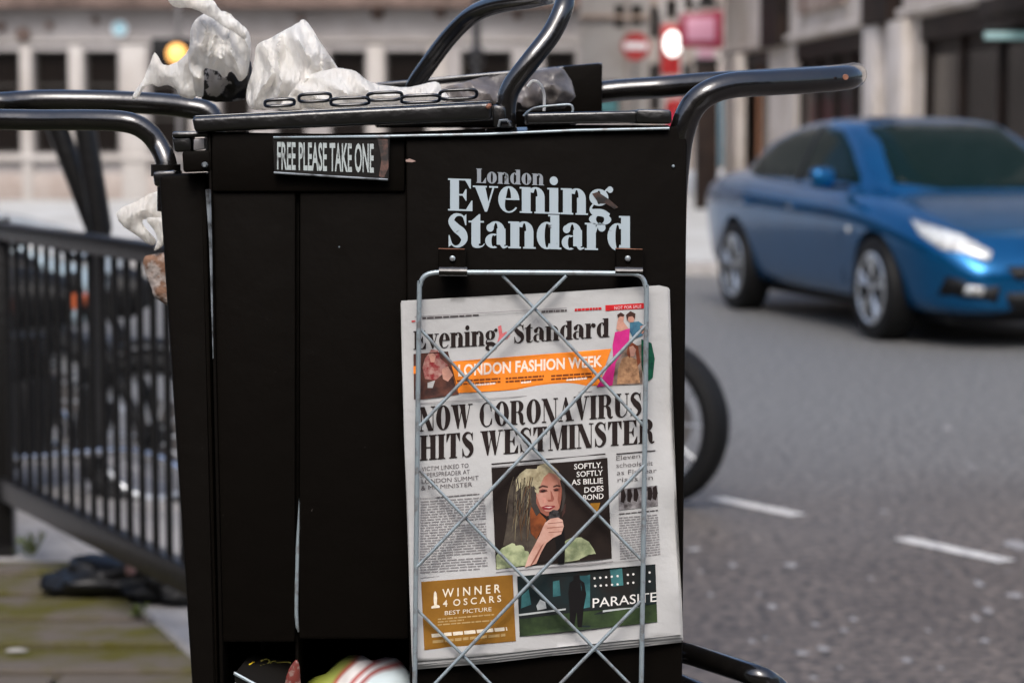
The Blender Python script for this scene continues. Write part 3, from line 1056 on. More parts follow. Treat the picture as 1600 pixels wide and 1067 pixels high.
    bm = bmesh.new(); bm.from_mesh(gh.data); bmesh.ops.recalc_face_normals(bm, faces=bm.faces); bm.to_mesh(gh.data); bm.free()
    sub = gh.modifiers.new('s', 'SUBSURF'); sub.levels = 2; sub.render_levels = 2
    bpy.context.view_layer.update()
    dg = bpy.context.evaluated_depsgraph_get()
    gh.data = bpy.data.meshes.new_from_object(gh.evaluated_get(dg)); gh.modifiers.clear()
    smooth_by_angle(gh.data, 60)

    bvs = {}
    for key, ob_ in (('g', gh), ('b', body)):
        bvs[key] = BVHTree.FromPolygons([v.co for v in ob_.data.vertices], [tuple(p.vertices) for p in ob_.data.polygons])

    def decal(name, poly, key, direc, m, parent=t, off=.006, grid=.06):
        """poly in the plane across direc, thrown onto the bodywork"""
        v2, f2 = fill([poly], grid)
        out, bad = [], set()
        for i, q in enumerate(v2):
            if direc == 'side-': o_, d_ = Vector((q.x, -3, q.y)), Vector((0, 1, 0))
            elif direc == 'side+': o_, d_ = Vector((q.x, 3, q.y)), Vector((0, -1, 0))
            elif direc == 'front': o_, d_ = Vector((4, q.x, q.y)), Vector((-1, 0, 0))
            else: o_, d_ = Vector((-4, q.x, q.y)), Vector((1, 0, 0))
            hit = bvs[key].ray_cast(o_, d_)
            if hit[0] is None: bad.add(i); out.append(o_); continue
            nn = hit[1] if hit[1].dot(d_) < 0 else -hit[1]
            out.append(hit[0] + nn * off)
        f2 = [f for f in f2 if not any(i in bad for i in f)]
        o = mesh(name, out, f2, m, parent, smooth=True)
        sd_ = o.modifiers.new('t', 'SOLIDIFY'); sd_.thickness = .004; sd_.offset = 0
        return o

    sidewin = [(-1.50, 1.00), (-1.32, 1.13), (-1.0, 1.26), (-.6, 1.345), (-.15, 1.375), (.2, 1.34), (.48, 1.22), (.78, 1.045), (.82, .985)]
    for s in ('side-', 'side+'):
        w_ = decal('window', sidewin, 'g', s, K['carglass'])
        decal('window_pillar', [(-.28, .99), (-.2, .99), (-.16, 1.37), (-.24, 1.37)], 'g', s, K['dark'], w_, off=.011)
        decal('door_seam', [(-.275, .3), (-.255, .3), (-.255, .92), (-.275, .92)], 'b', s, K['dark'], body, off=.002)
        decal('door_seam', [(.825, .34), (.845, .34), (.865, .86), (.845, .86)], 'b', s, K['dark'], body, off=.002)
        decal('door_seam', [(-1.12, .62), (-1.11, .62), (-1.05, .93), (-1.06, .93)], 'b', s, K['dark'], body, off=.002)
        decal('sill_trim', [(-.88, .2), (.95, .2), (.95, .25), (-.88, .25)], 'b', s, K['dark'], body, off=.004)
        for hx in (-.98, .02):
            decal('door_handle', [(hx - .1, .80), (hx + .1, .80), (hx + .1, .83), (hx - .1, .83)], 'b', s, paint, body, off=.03)
        decal('side_repeater', [(1.0, .68), (1.06, .68), (1.06, .72), (1.0, .72)], 'b', s, K['lamp'], body, off=.012)
    decal('windscreen', [(-.60, 1.02), (-.62, 1.00), (-.3, .965), (.3, .965), (.62, 1.00), (.60, 1.02), (.50, 1.36), (.3, 1.385), (-.3, 1.385), (-.50, 1.36)], 'g', 'front', K['carglass'])
    decal('rear_window', [(-.56, 1.12), (.56, 1.12), (.46, 1.37), (-.46, 1.37)], 'g', 'back', K['carglass'])
    for s in (-1, 1):
        hl = decal('headlight', [(s * .80, .70), (s * .74, .62), (s * .50, .55), (s * .46, .60), (s * .60, .70), (s * .78, .79)], 'b', 'front', K['lamp'], off=.012)
        decal('fog_lamp_recess', [(s * .74, .34), (s * .46, .30), (s * .44, .40), (s * .72, .46)], 'b', 'front', K['dark'], body, off=.006)
        decal('fog_lamp', [(s * .64, .355), (s * .55, .345), (s * .54, .40), (s * .63, .41)], 'b', 'front', K['lamp'], body, off=.012)
        decal('tail_light', [(s * .74, .70), (s * .44, .74), (s * .44, .86), (s * .72, .88)], 'b', 'back', K['redlens'], body, off=.01)
        # door mirror
        m_ = hexa('door_mirror', [(.86, s * .92, 1.10), (.74, s * .93, 1.11), (.74, s * .93, .97), (.86, s * .92, .965)], Vector((.02, s * .17, -.005)), paint, t, .045, 3)
        hexa('mirror_foot', [(.80, s * .80, .99), (.72, s * .80, .99), (.72, s * .80, .955), (.80, s * .80, .955)], Vector((0, s * .16, 0)), K['dark'], m_)
    decal('grille', [(-.40, .52), (.40, .52), (.34, .44), (-.34, .44)], 'b', 'front', K['dark'], body, off=.008)
    decal('lower_grille', [(-.42, .22), (.42, .22), (.40, .36), (-.40, .36)], 'b', 'front', K['dark'], body, off=.008)
    decal('number_plate', [(-.26, .375), (.26, .375), (.26, .43), (-.26, .43)], 'b', 'front', K['signwhite'], body, off=.02)
    box('underbody', -2.0, 2.1, -.66, .66, .16, .36, K['dark'], t)
    # wheels
    tp = [(.215, -.10), (.30, -.112), (.325, -.10), (.334, -.06), (.334, .06), (.325, .10), (.30, .112), (.215, .10)]
    for wx in (-1.32, 1.40):
        for s in (-1, 1):
            wh = lathe('wheel', tp, 40, (wx, s * .79, .334), K['rubber'], t)
            lathe('rim', [(.235, -s * .08), (.235, s * .104), (.222, s * .112), (.205, s * .10), (.205, s * .03), (.02, s * .03)], 36, (wx, s * .79, .334), K['alloy'], wh)
            lathe('hub_cap', [(.055, s * .03), (.05, s * .098), (.01, s * .104)], 16, (wx, s * .79, .334), K['alloy'], wh)
            for k in range(5):
                for dv in (-.16, .16):
                    a0 = k * 2 * math.pi / 5 + .3
                    p0 = Vector((wx + .05 * math.cos(a0), s * (.79 + .09), .334 + .05 * math.sin(a0)))
                    p1 = Vector((wx + .212 * math.cos(a0 + dv), s * (.79 + .10), .334 + .212 * math.sin(a0 + dv)))
                    tube('spoke', [p0, p1], .0165, K['alloy'], wh, seg=6)
    return t


rw = Vector((xat(1163, 19.95), 19.95, 0)); fw_ = Vector((xat(1385, 17.1), 17.1, 0))
hd = (fw_ - rw).normalized()
nr_ = Vector((-hd.y, hd.x, 0))
if nr_.x < 0: nr_ = -nr_
cc = (rw + fw_) / 2 + nr_ * .86 - hd * .04
make_car('blue four door saloon with alloy wheels parked across the road on the right', (cc.x, cc.y, 0), (hd.x, hd.y), K['blue'], 1.075)
# second car behind the railing: only its sloping front shows
make_car('pale blue car mostly hidden behind the black railing at the left edge', (xat(150, 16.2) - 2.28, 16.4, 0), (1.0, -.03), K['silver'])


# ------------------------------------------------------------------ motorcycles
def make_bike(label, wheel_px, other_px, Y, Yo, R_=.335):
    a = Vector((xat(wheel_px, Y), Y, 0)); b = Vector((xat(other_px, Yo), Yo, 0))
    d = (b - a).normalized()
    M = Matrix(((d.x, -d.y, 0, a.x), (d.y, d.x, 0, a.y), (0, 0, 1, 0), (0, 0, 0, 1)))
    t = bpy.data.objects.new('parked_motorcycle', None); C.objects.link(t)
    t.matrix_world = M
    WM[t.name] = Matrix.Identity(4)
    tag(t, label, 'motorcycle', 'motorcycles parked behind the cart')
    wb_ = 1.38
    tp = [(R_ - .085, -.045), (R_ - .05, -.062), (R_ - .015, -.05), (R_, -.02), (R_, .02), (R_ - .015, .05), (R_ - .05, .062), (R_ - .085, .045)]
    for wx in (0, wb_):
        wh = lathe('wheel', tp, 44, (wx, 0, R_), K['rubber'], t)
        # hollow look: rim ring and spokes
        bm = bmesh.new(); bm.from_mesh(wh.data)
        for f in [f for f in bm.faces if len(f.verts) > 10]: bm.faces.remove(f)
        bm.to_mesh(wh.data); bm.free()
        tube('rim', [(wx + (R_ - .085) * math.cos(2 * math.pi * k / 36), 0, R_ + (R_ - .085) * math.sin(2 * math.pi * k / 36)) for k in range(36)], .02, K['alloy'], wh, seg=8, closed=True)
        lathe('hub', [(.05, -.07), (.05, .07)], 14, (wx, 0, R_), K['dark'], wh)
        lathe('brake_disc', [(.13, -.075), (.13, -.07)], 24, (wx, 0, R_), K['post'], wh)
        for k in range(10):
            an = 2 * math.pi * k / 10
            tube('spoke', [(wx + .04 * math.cos(an), .02, R_ + .04 * math.sin(an)), (wx + (R_ - .09) * math.cos(an), 0, R_ + (R_ - .09) * math.sin(an))], .006, K['alloy'], wh, seg=5)
        arc = [(wx + (R_ + .03) * math.cos(an), 0, R_ + (R_ + .03) * math.sin(an)) for an in [R(x) for x in range(30, 110, 10)]]
        v_, f_ = [], []
        for i, p in enumerate(arc):
            v_ += [(p[0], -.07, p[2] - .015), (p[0], 0, p[2] + .01), (p[0], .07, p[2] - .015)]
            if i: f_ += [(3 * i - 3, 3 * i, 3 * i + 1, 3 * i - 2), (3 * i - 2, 3 * i + 1, 3 * i + 2, 3 * i - 1)]
        mg = mesh('mudguard', v_, f_, K['dark'], t, smooth=True)
        sdm = mg.modifiers.new('t', 'SOLIDIFY'); sdm.thickness = .004
    # frame, fork, engine, tank, seat, bars
    for s in (-1, 1):
        tube('fork_leg', [(0, s * .085, R_), (.30, s * .085, .95)], .022, K['dark'], t, seg=8)
        tube('swing_arm', [(wb_, s * .09, R_), (.85, s * .09, .42)], .022, K['dark'], t, seg=8)
        tube('shock_absorber', [(wb_ - .1, s * .12, R_ + .03), (wb_ - .22, s * .12, .74)], .025, K['chrome'], t, seg=8)
        iw = tube('indicator', [(.22, s * .14, .86), (.22, s * .22, .86)], .03, K['orangelens'], t, seg=10)
    tube('handlebar', catmull([(.42, -.38, 1.06), (.32, -.26, 1.10), (.30, 0, 1.0), (.32, .26, 1.10), (.42, .38, 1.06)]), .013, K['dark'], t, seg=8)
    lathe('headlamp', [(.05, -.10), (.10, -.02), (.095, .03)], 18, (.12, 0, .88), K['dark'], t, ax='X')
    eng = hexa('engine', [(.45, -.15, .55), (.95, -.15, .58), (.92, -.15, .24), (.5, -.15, .22)], Vector((0, .3, 0)), K['dark'], t, .05, 2)
    for k in range(6):
        box('cooling_fin', .50, .80, -.17, .17, .57 + k * .024, .58 + k * .024, K['dark'], eng)
    tube('frame_tube', catmull([(.32, 0, .95), (.5, 0, .5), (.6, 0, .2), (.9, 0, .22), (1.0, 0, .6), (.6, 0, .78), (.32, 0, .92)]), .02, K['dark'], t, seg=8)
    v_, f_ = lathe_data([(.04, .33), (.13, .40), (.16, .55), (.14, .72), (.06, .82)], 18, Vector((0, 0, .84)), 'X')
    mesh('fuel_tank', [(x, y * .9, (z - .84) * .75 + .85) for x, y, z in v_], f_, K['dark'], t, smooth=True)
    hexa('seat', [(.78, -.13, .84), (1.45, -.13, .92), (1.45, -.13, .82), (.78, -.13, .74)], Vector((0, .26, 0)), K['rubber'], t, .04, 2)
    hexa('side_panel', [(.85, -.12, .73), (1.25, -.12, .76), (1.15, -.12, .58), (.92, -.12, .5)], Vector((0, .24, 0)), K['tealdark'], t, .02, 2)
    tube('exhaust', catmull([(.55, -.12, .5), (.45, -.16, .3), (.7, -.18, .2), (1.1, -.19, .26), (1.6, -.2, .34)]), lambda u: .02 + .025 * min(1, max(0, u * 2 - 1)), K['chrome'], t, seg=10)
    tube('side_stand', [(.75, .1, .3), (.7, .3, .01)], .012, K['dark'], t, seg=6)
    lathe('tail_lamp', [(.05, 0), (.04, .04)], 12, (1.5, 0, .80), K['redlens'], t, ax='X')
    return t


make_bike('black motorcycle whose wheel shows right of the cart', 1026, 560, 9.62, 10.55)
make_bike('dark motorcycle standing behind the railing left of the cart', 236, -260, 9.2, 9.6)

make_bike('black motorcycle furthest left, seen as dark shapes through the railing', 60, -420, 10.4, 10.9)
bp_ = thing('crash_bar', 'long pale steel bar bending low behind the railing bars, left of the cart', 'steel bar', tuple(P(150, 708, 8.7)))
tube('bar_tube', catmull([P(-40, 717, 8.9), P(60, 714, 8.8), P(180, 704, 8.7), P(240, 712, 8.6), P(290, 738, 8.5), P(340, 770, 8.4)], 6), .014, K['chrome'], bp_, seg=10)

# ------------------------------------------------------------------ railing
YF0, YF1, YFE = 7.95, 6.35, 5.0
f0 = Vector((xat(0, YF0), YF0, 0)); f1 = Vector((xat(290, YF1), YF1, 0))
fd = (f1 - f0).normalized()
fn = Vector((-fd.y, fd.x, 0))
fence = thing('pedestrian_railing', 'black iron pedestrian railing of upright bars beside the mossy pavement, left', 'railing', tuple(f0))
ZT, ZB = 1.20, .355
K['fence'] = mat('railing_paint', (0.0036, 0.0032, 0.0030), rough=.4, spec=.3, coat=.15, coat_ior=1.5, bump=.2, bscale=40)


def rail(name, s0, s1, z0, z1, hw):
    a = f0 + fd * s0; b = f0 + fd * s1
    hexa(name, [a + fn * hw + Vector((0, 0, z1)), b + fn * hw + Vector((0, 0, z1)), b + fn * hw + Vector((0, 0, z0)), a + fn * hw + Vector((0, 0, z0))],
         -fn * 2 * hw, K['fence'], fence, .006)


FL = 3.4
rail('top_rail', -1.6, FL, ZT - .055, ZT, .03)
rail('bottom_rail', -1.6, FL, ZB - .075, ZB, .028)
pitch = .1125
s = -1.6 + .05
while s < FL:
    a = f0 + fd * (s + .03)
    tube('bar', [a + Vector((0, 0, ZB - .01)), a + Vector((0, 0, ZT - .05))], .0108, K['fence'], fence, seg=8)
    s += pitch
for s in (-.03, FL - .02):
    a = f0 + fd * s
    box('post', a.x - .032, a.x + .032, a.y - .032, a.y + .032, PZ - .05, ZT + .012, K['fence'], fence, .005)

# tubular frame leaning up behind the railing, below the left handle
t = thing('tubular_stand', 'two thick black tubes meeting in a V behind the railing, under the left handle', 'metal stand', tuple(G(150, 800)))
YV = 7.9
tube('tube_leg', [P(88, 196, YV), P(150, 356, YV), P(152, 385, YV)], .036, K['fence'], t, seg=12)
tube('tube_leg', [P(132, 196, YV - .1), P(158, 356, YV - .1), P(154, 385, YV - .1)], .036, K['fence'], t, seg=12)
tube('stem', [P(153, 360, YV - .05), G(153, 790, 0)], .02, K['fence'], t, seg=12)
pbox('cross_plate', [(-20, 166), (205, 166), (190, 200), (-20, 200)], YV - .05, .1, K['fence'], t, .02, 2)

# litter on the kerb
c = G(196, 925, PZ)


def blob(name, c, sx, sy, sz, m, parent=None, seed=0, amp=.28, sub=4):
    bm = bmesh.new()
    bmesh.ops.create_icosphere(bm, subdivisions=sub, radius=1)
    for v in bm.verts:
        n_ = noise.noise(v.co * 1.6 + Vector((seed, 0, 0))) + .5 * abs(noise.noise(v.co * 4 + Vector((0, seed, 0)))) + .22 * noise.noise(v.co * 10 + Vector((0, seed, 3)))
        v.co *= 1 + amp * n_
        if v.co.z < -.55: v.co.z = -.55
    for v in bm.verts:
        v.co = Vector((v.co.x * sx, v.co.y * sy, (v.co.z + .55) * sz)) + Vector(c)
    me = bpy.data.meshes.new(name); bm.to_mesh(me); bm.free()
    return link(name, me, parent, m, smooth=True)


t = thing('bin_bag', 'crumpled black rubbish bag lying on the kerb under the railing', 'rubbish bag', tuple(c))
blob('bag', (c.x, c.y, PZ), .22, .12, .075, mat('black_polythene', (.005, .005, .005), rough=.4, spec=.25), t, 2, amp=.35)
blob('bag_tail', (c.x + .16, c.y - .08, PZ), .12, .09, .06, K['dark'], t, 5, amp=.5)
blob('pink_scrap', tuple(G(204, 897, PZ + .1)), .016, .015, .03, mat('pinkish_paper', (.30, .17, .15), rough=.8), t, 8, sub=2)
c2 = G(132, 927, PZ)
tag(blob('paper_scrap', tuple(c2), .028, .02, .018, mat('orange_red_paper', (.42, .06, .02), rough=.6), None, 9, sub=2), 'orange red paper scrap beside the black rubbish bag on the kerb', 'litter')
c2 = G(26, 1018, PZ + .004)
tag(blob('paper_scrap', tuple(c2), .03, .012, .006, mat('white_scrap', (.26, .25, .23), rough=.8), None, 4, sub=2), 'flat white paper scrap on the mossy flagstones at the left edge', 'litter')


def weed(px, py, lab, n=26, h=.07, sp=.05):
    c = G(px, py, PZ)
    vs, fs = [], []
    for i in range(n):
        a = rnd.uniform(0, 6.28); r_ = rnd.uniform(0, sp); hz = rnd.uniform(.2, 1) * h
        b = Vector((c.x + r_ * math.cos(a), c.y + r_ * math.sin(a), PZ + hz))
        d1 = Vector((rnd.uniform(-1, 1), rnd.uniform(-1, 1), rnd.uniform(-.3, .6))).normalized() * rnd.uniform(.012, .022)
        d2 = d1.cross(Vector((0, 0, 1))).normalized() * .007
        k = len(vs)
        vs += [b, b + d1 * .5 + d2, b + d1, b + d1 * .5 - d2, Vector((c.x + r_ * .3 * math.cos(a), c.y + r_ * .3 * math.sin(a), PZ))]
        fs += [(k, k + 1, k + 2, k + 3), (k, k + 3, k + 4)]
    o = mesh('weed', vs, fs, mat('weed_leaf', (.10, .13, .012), rough=.7, col2=(.05, .06, .01), vscale=40))
    tag(o, lab, 'weed', 'weeds growing by the kerb')


weed(48, 868, 'bright green weed growing at the foot of the railing post', 40, .07, .07)
weed(120, 905, 'small yellow green tuft left of the black rubbish bag', 20, .05, .03)
weed(216, 962, 'small dark green tuft in the joint below the black rubbish bag', 26, .03, .03)

# ------------------------------------------------------------------ THE CART
Y0 = 2.60
cart = thing('street_cart', 'black steel street cart with tube handles, wire rack and newspaper sticker, in the foreground', 'cart', (P(700, 195, 2.85).x, 2.85, PZ))
BK, BG, BW = K['black'], K['black_gloss'], K['black_worn']
ZB0 = .62                                   # bottom of the bin


def down(pt_top, pt_bot, z):
    """continue the line top->bottom to height z"""
    t_ = (z - pt_bot.z) / (pt_bot.z - pt_top.z)
    return pt_bot + (pt_bot - pt_top) * t_


def long_panel(name, a, b, c, d, Y, depth, m, z=ZB0, bevel=.003):
    """front outline a(top left) b(top right) c(bottom right) d(bottom left) in photo points, run on down to z"""
    A, B, C_, D = P(*a, Y), P(*b, Y), P(*c, Y), P(*d, Y)
    return hexa(name, [A, B, down(B, C_, z), down(A, D, z)], Vector((0, depth, 0)), m, cart, bevel)


long_panel('front_panel', (634, 211), (1074, 197), (1066, 1067), (640, 1067), Y0, .035, BK)
# compartment beside the poster panel
long_panel('header_panel', (330, 207), (633, 211), (633, 288), (331, 300), Y0 + .004, .02, BK, z=P(0, 300, Y0).z)
long_panel('back_panel', (322, 210), (1070, 210), (1060, 1067), (345, 1067), Y0 + .40, .015, BK)
long_panel('left_side_panel', (324, 207), (330, 207), (350, 1067), (343, 1067), Y0 + .006, .39, BK)
long_panel('right_side_panel', (1064, 205), (1072, 205), (1062, 1067), (1056, 1067), Y0 + .037, .36, BK)
long_panel('partition', (463, 292), (467, 292), (466, 1067), (462, 1067), Y0 + .02, .36, BK)
xl, xr = P(345, 1067, Y0).x + .005, P(1056, 1067, Y0).x
box('floor_panel', xl, xr, Y0 + .02, Y0 + .39, .800, .815, BK, cart, .002)
long_panel('chute_plate', (331, 298), (462, 292), (461, 1005), (346, 1005), Y0 + .009, .004, BK, z=P(0, 1005, Y0).z)
long_panel('chute_plate', (468, 290), (636, 288), (638, 1000), (467, 1000), Y0 + .009, .004, BK, z=P(0, 1000, Y0).z)
# pale lip of the partition
tube('partition_lip', catmull([P(469, 772, Y0 + .012), P(465, 860, Y0 + .012), P(463, 960, Y0 + .012), P(467, 986, Y0 + .014)], 4), lambda u: .0008 + .0016 * min(1, u * 3) * (1 if u < .85 else .6), K['wire'], cart, seg=8)
tube('side_seam', [P(325, 296, Y0 + .0), P(329, 380, Y0 + .0), P(333, 560, Y0)], lambda u: .0028 * (1 - u) + .0004, K['edge'], cart, seg=6)
# corner post left, tapering outwards
A, B, C_, D = P(247, 274, Y0 + .03), P(323, 270, Y0 + .03), P(342, 1067, Y0 + .03), P(299, 1067, Y0 + .03)
hexa('corner_post', [A, B, down(B, C_, ZB0 - .3), down(A, D, ZB0 - .3)], Vector((0, .05, 0)), BK, cart, .006)
# top edge: sloping chamfer that catches the sky
ed = [(428, 215), (610, 212), (760, 209), (900, 203), (1046, 200)]
for (a, b) in zip(ed, ed[1:]):
    w1 = 4 if a[0] < 600 else 8
    w2 = 4 if b[0] < 600 else 8
    if a[0] == 610: w1 = 5
    if b[0] == 610: w2 = 5
    if b[0] == 1046: w2 = 4
    q = [P(a[0], a[1] - w1, Y0 + .016), P(b[0], b[1] - w2, Y0 + .016), P(b[0], b[1], Y0 - .004), P(a[0], a[1], Y0 - .004)]
    hexa('rim_strip', q, Vector((0, .012, -.008)), BG, cart, .001, 1)
tube('rim_highlight', [P(x, y + 1, Y0 - .005) for x, y in ed], .0016, K['wire'], cart, seg=8)  # pale bead painted in as the sky highlight along the black rim
# lids
left_lid = pbox('lid', [(299, 184), (768, 160), (768, 187), (304, 207)], Y0 - .004, .40, BW, cart, .004, 3)
pbox('lid_lip', [(305, 181), (766, 157.5), (768, 160), (301, 184)], Y0 + .012, .36, BG, left_lid, .0012)
right_lid = pbox('lid', [(822, 177), (996, 173), (996, 192), (822, 195)], Y0, .36, BW, cart, .003, 3)
pbox('lid_end_block', [(994, 171), (1049, 172), (1050, 194), (994, 193)], Y0 - .004, .2, BW, cart, .003, 2)
pbox('hinge_block', [(769, 163), (790, 166), (792, 200), (770, 200)], Y0 - .002, .05, BW, cart, .004, 2)
pbox('hinge_block', [(758, 163), (768, 160), (769, 170), (759, 173)], Y0 - .008, .03, K['rust'], cart, .004, 2)
pbox('hinge_block', [(781, 188), (800, 188), (800, 200), (781, 200)], Y0 - .012, .02, BW, cart, .002, 1)
tube('hinge_pin', [P(779, 198, Y0 - .012), P(781, 189, Y0 - .014), P(792, 188, Y0 - .014), P(797, 197, Y0 - .012)], .0016, K['edge'], cart, seg=6)
# rear box and raised rear lid
pbox('rear_lid', [(585, 130), (942, 98), (942, 108), (585, 141)], 3.08, .03, BG, cart, .003, 2)
pbox('rear_box', [(878, 104), (941, 99), (941, 190), (878, 190)], 3.06, .10, BK, cart, .004, 2)
pbox('rear_box_wall', [(585, 152), (880, 150), (880, 200), (585, 200)], 3.05, .02, BK, cart, .003, 1)
# left brackets
pbox('bracket', [(268, 206), (330, 205), (331, 214), (268, 216)], Y0 + .01, .05, BW, cart, .003)
pbox('bracket', [(268, 214), (299, 214), (299, 238), (272, 238)], Y0 + .014, .04, BW, cart, .003)
pbox('bracket', [(284, 237), (328, 235), (330, 268), (286, 270)], Y0 + .004, .05, BK, cart, .003)
pbox('catch_plate', [(302, 217), (320, 216), (320, 234), (302, 236)], Y0 + .012, .01, mat('grey_catch', (.22, .21, .21), rough=.4, metal=.4), cart, .002)
lathe('clamp_collar', [(.0165, -.006), (.0165, .007)], 18, P(259, 267, Y0 + .075), BG, cart, ax='Z')
pbox('clamp_block', [(238, 268), (276, 266), (276, 292), (240, 292)], Y0 + .045, .05, BG, cart, .004)
lathe('bolt', [(.0035, 0), (.002, -.004)], 10, P(320, 258, Y0 + .0), K['edge'], cart)

# handles (one bent tube each)
HN, HF = Y0 + .012, Y0 + .53
near = [P(1050, 520, HN + .012), P(1053, 330, HN + .01), P(1060, 240, HN + .004), P(1069, 196, HN), P(1083, 166, HN), P(1106, 146, HN), P(1142, 134, HN + .01), P(1200, 130, HN + .03), P(1270, 126, HN + .06), P(1318, 122, HN + .09)]
tip = [P(1332, 119, HN + .12), P(1335, 117, HN + .17), P(1326, 118, HN + .26)]
far = [P(1290, 121, HF - .13), P(1210, 125, HF - .06), P(1100, 131, HF - .02), P(1031, 137, HF), P(960, 142, HF), P(918, 150, HF), P(893, 170, HF), P(880, 215, HF), P(878, 300, HF)]
h_r = tube('push_handle', catmull(near + tip + far, 6), .0140, BG, cart, seg=20)
lathe('grip_screw', [(.0035, 0), (.003, -.003)], 10, P(1321, 121, HN + .06), K['rust'], h_r)
nearL = [P(262, 330, HN + .09), P(261, 262, HN + .09), P(247, 226, HN + .1), P(226, 203, HN + .1), P(196, 191, HN + .1), P(140, 188, HN + .11), P(60, 188, HN + .13), P(-40, 186, HN + .15), P(-90, 182, HN + .19)]
tipL = [P(-110, 176, HN + .26), P(-95, 166, HN + .36)]
farL = [P(-40, 160, HF - .06), P(0, 162, HF - .05), P(30, 160, HF - .04), P(75, 158, HF - .03), P(160, 159, HF - .02), P(230, 162, HF - .01), P(290, 168, HF), P(330, 182, HF), P(338, 240, HF)]
tube('push_handle', catmull(nearL + tipL + farL, 6), lambda u: .0118 if u < .5 else .0142, BG, cart, seg=20)
hoop = [P(648, 175, 3.02), P(646, 140, 3.02), P(672, 98, 3.0), P(704, 56, 2.98), P(738, 24, 2.95), P(778, 7, 2.90), P(822, 0, 2.84), P(856, -7, 2.77), P(874, -10, 2.70),
        P(882, -4, 2.66), P(880, 14, 2.64), P(861, 54, 2.63), P(828, 97, 2.62), P(800, 135, 2.62), P(791, 165, 2.62), P(791, 200, 2.62)]
tube('hoop_handle', catmull(hoop, 6), .0110, BG, cart, seg=20)

# chassis rails, legs and wheels
cz = P(1066, 1012, 2.78)
ch = [Vector((cz.x - .02, 2.72, cz.z + .003)), P(1066, 1018, 2.74), P(1172, 1052, 2.60), P(1205, 1066, 2.60), P(1222, 1090, 2.62), P(1200, 1120, 2.74), Vector((cz.x - .02, 2.90, cz.z - .06))]
tube('chassis_rail', catmull(ch, 5), .0125, BG, cart, seg=14)
box('chassis_plate', -.40, .185, 2.64, 2.99, ZB0 - .03, ZB0 - .002, BK, cart, .004)
for x in (-.40, .16):
    for y in (2.66, 2.96):
        box('leg', x, x + .03, y, y + .03, .26, ZB0 - .03, BK, cart, .004)
for x in (-.22, .10):
    wv = lathe('cart_wheel', [(.11, -.02), (.145, -.03), (.16, -.02), (.16, .02), (.145, .03), (.11, .02)], 32, (x, 3.02, PZ + .16), K['rubber'], cart, ax='X')
    lathe('rim', [(.112, -.012), (.112, .012)], 24, (x, 3.02, PZ + .16), K['post'], wv, ax='X')
tube('axle', [(-.40, 3.02, PZ + .16), (.19, 3.02, PZ + .16)], .012, BK, cart, seg=10)
for x in (-.38, .16):
    tube('axle_stay', [(x, 3.02, PZ + .16), (x, 2.97, .4)], .010, BK, cart, seg=8)
    tube('prop_leg', [(x, 2.68, .3), (x, 2.66, PZ)], .012, BK, cart, seg=8)

# rivets and specks on the front panel
for px, py, r_ in ((707, 404, .0032), (981, 404, .0032), (1052, 260, .0018), (530, 386, .001)):
    yy = Y0 - .0145 if py == 404 else (Y0 - .0002 if px > 600 else Y0 + .002)
    lathe('rivet', [(r_, 0), (r_ * .9, -.0012), (r_ * .4, -.002)], 14, P(px, py, yy), K['wire'], cart)

# sign plate FREE PLEASE TAKE ONE
YS = Y0 - .006
plate = pbox('sign_plate', [(426, 214), (609, 213), (607, 283), (428, 272)], YS, .004, K['plate'], cart, .0008, 1)
flat('lettering', place_sans('FREE PLEASE TAKE ONE', 433, 264, 584, 269, 43, 45, bold=.02), lambda x, y: P(x, y, YS - .0006), K['plate_text'], plate)
tube('plate_trim', [P(428, 270, YS - .001), P(520, 276, YS - .001), P(606, 281, YS - .001)], .0011, K['edge'], plate, seg=6)
tube('plate_trim', [P(427, 215, YS - .001), P(609, 214, YS - .001)], .0011, K['wire'], plate, seg=6)
# worn end of the sign and scraped paint
def scrape(name, pts, Y, m, parent):
    v, f = fill([pts]); flat(name, (v, f), lambda x, y: P(x, y, Y), m, parent)


scrape('worn_patch', [(590, 217), (606, 218), (607, 262), (600, 278), (592, 276), (596, 250)], YS - .0004, mat('scuffed_black', (.02, .016, .014), rough=.6, col2=(.12, .06, .045), vscale=90, thr=(.4, .6)), plate)
scrape('paint_chip', [(634, 250), (640, 248), (650, 252), (644, 254), (634, 253)], Y0 - .0008, mat('pale_chip', (.30, .20, .17), rough=.7), cart)

# sticker lettering
st = lambda x, y: P(x, y, Y0 - .0006)
flat('sticker_lettering', place_serif('London', 744, 286, 850, 290, 22.5, 22.5, track=.03), st, K['sticker_grey'], cart)
flat('sticker_lettering', place_serif('Evening', 700, 329, 957, 337.5, 50, 51, track=.012), st, K['sticker'], cart)
flat('sticker_lettering', place_serif('Standard', 698, 386, 987, 392, 52, 53, track=.012), st, K['sticker'], cart)
scrape('scraped_paint', [(925, 303), (934, 300), (952, 312), (966, 324), (960, 327), (946, 318), (936, 318)], Y0 - .0011, mat('scraped_brown', (.05, .025, .018), rough=.7, col2=(.006, .005, .004), vscale=80, thr=(.4, .55)), cart)

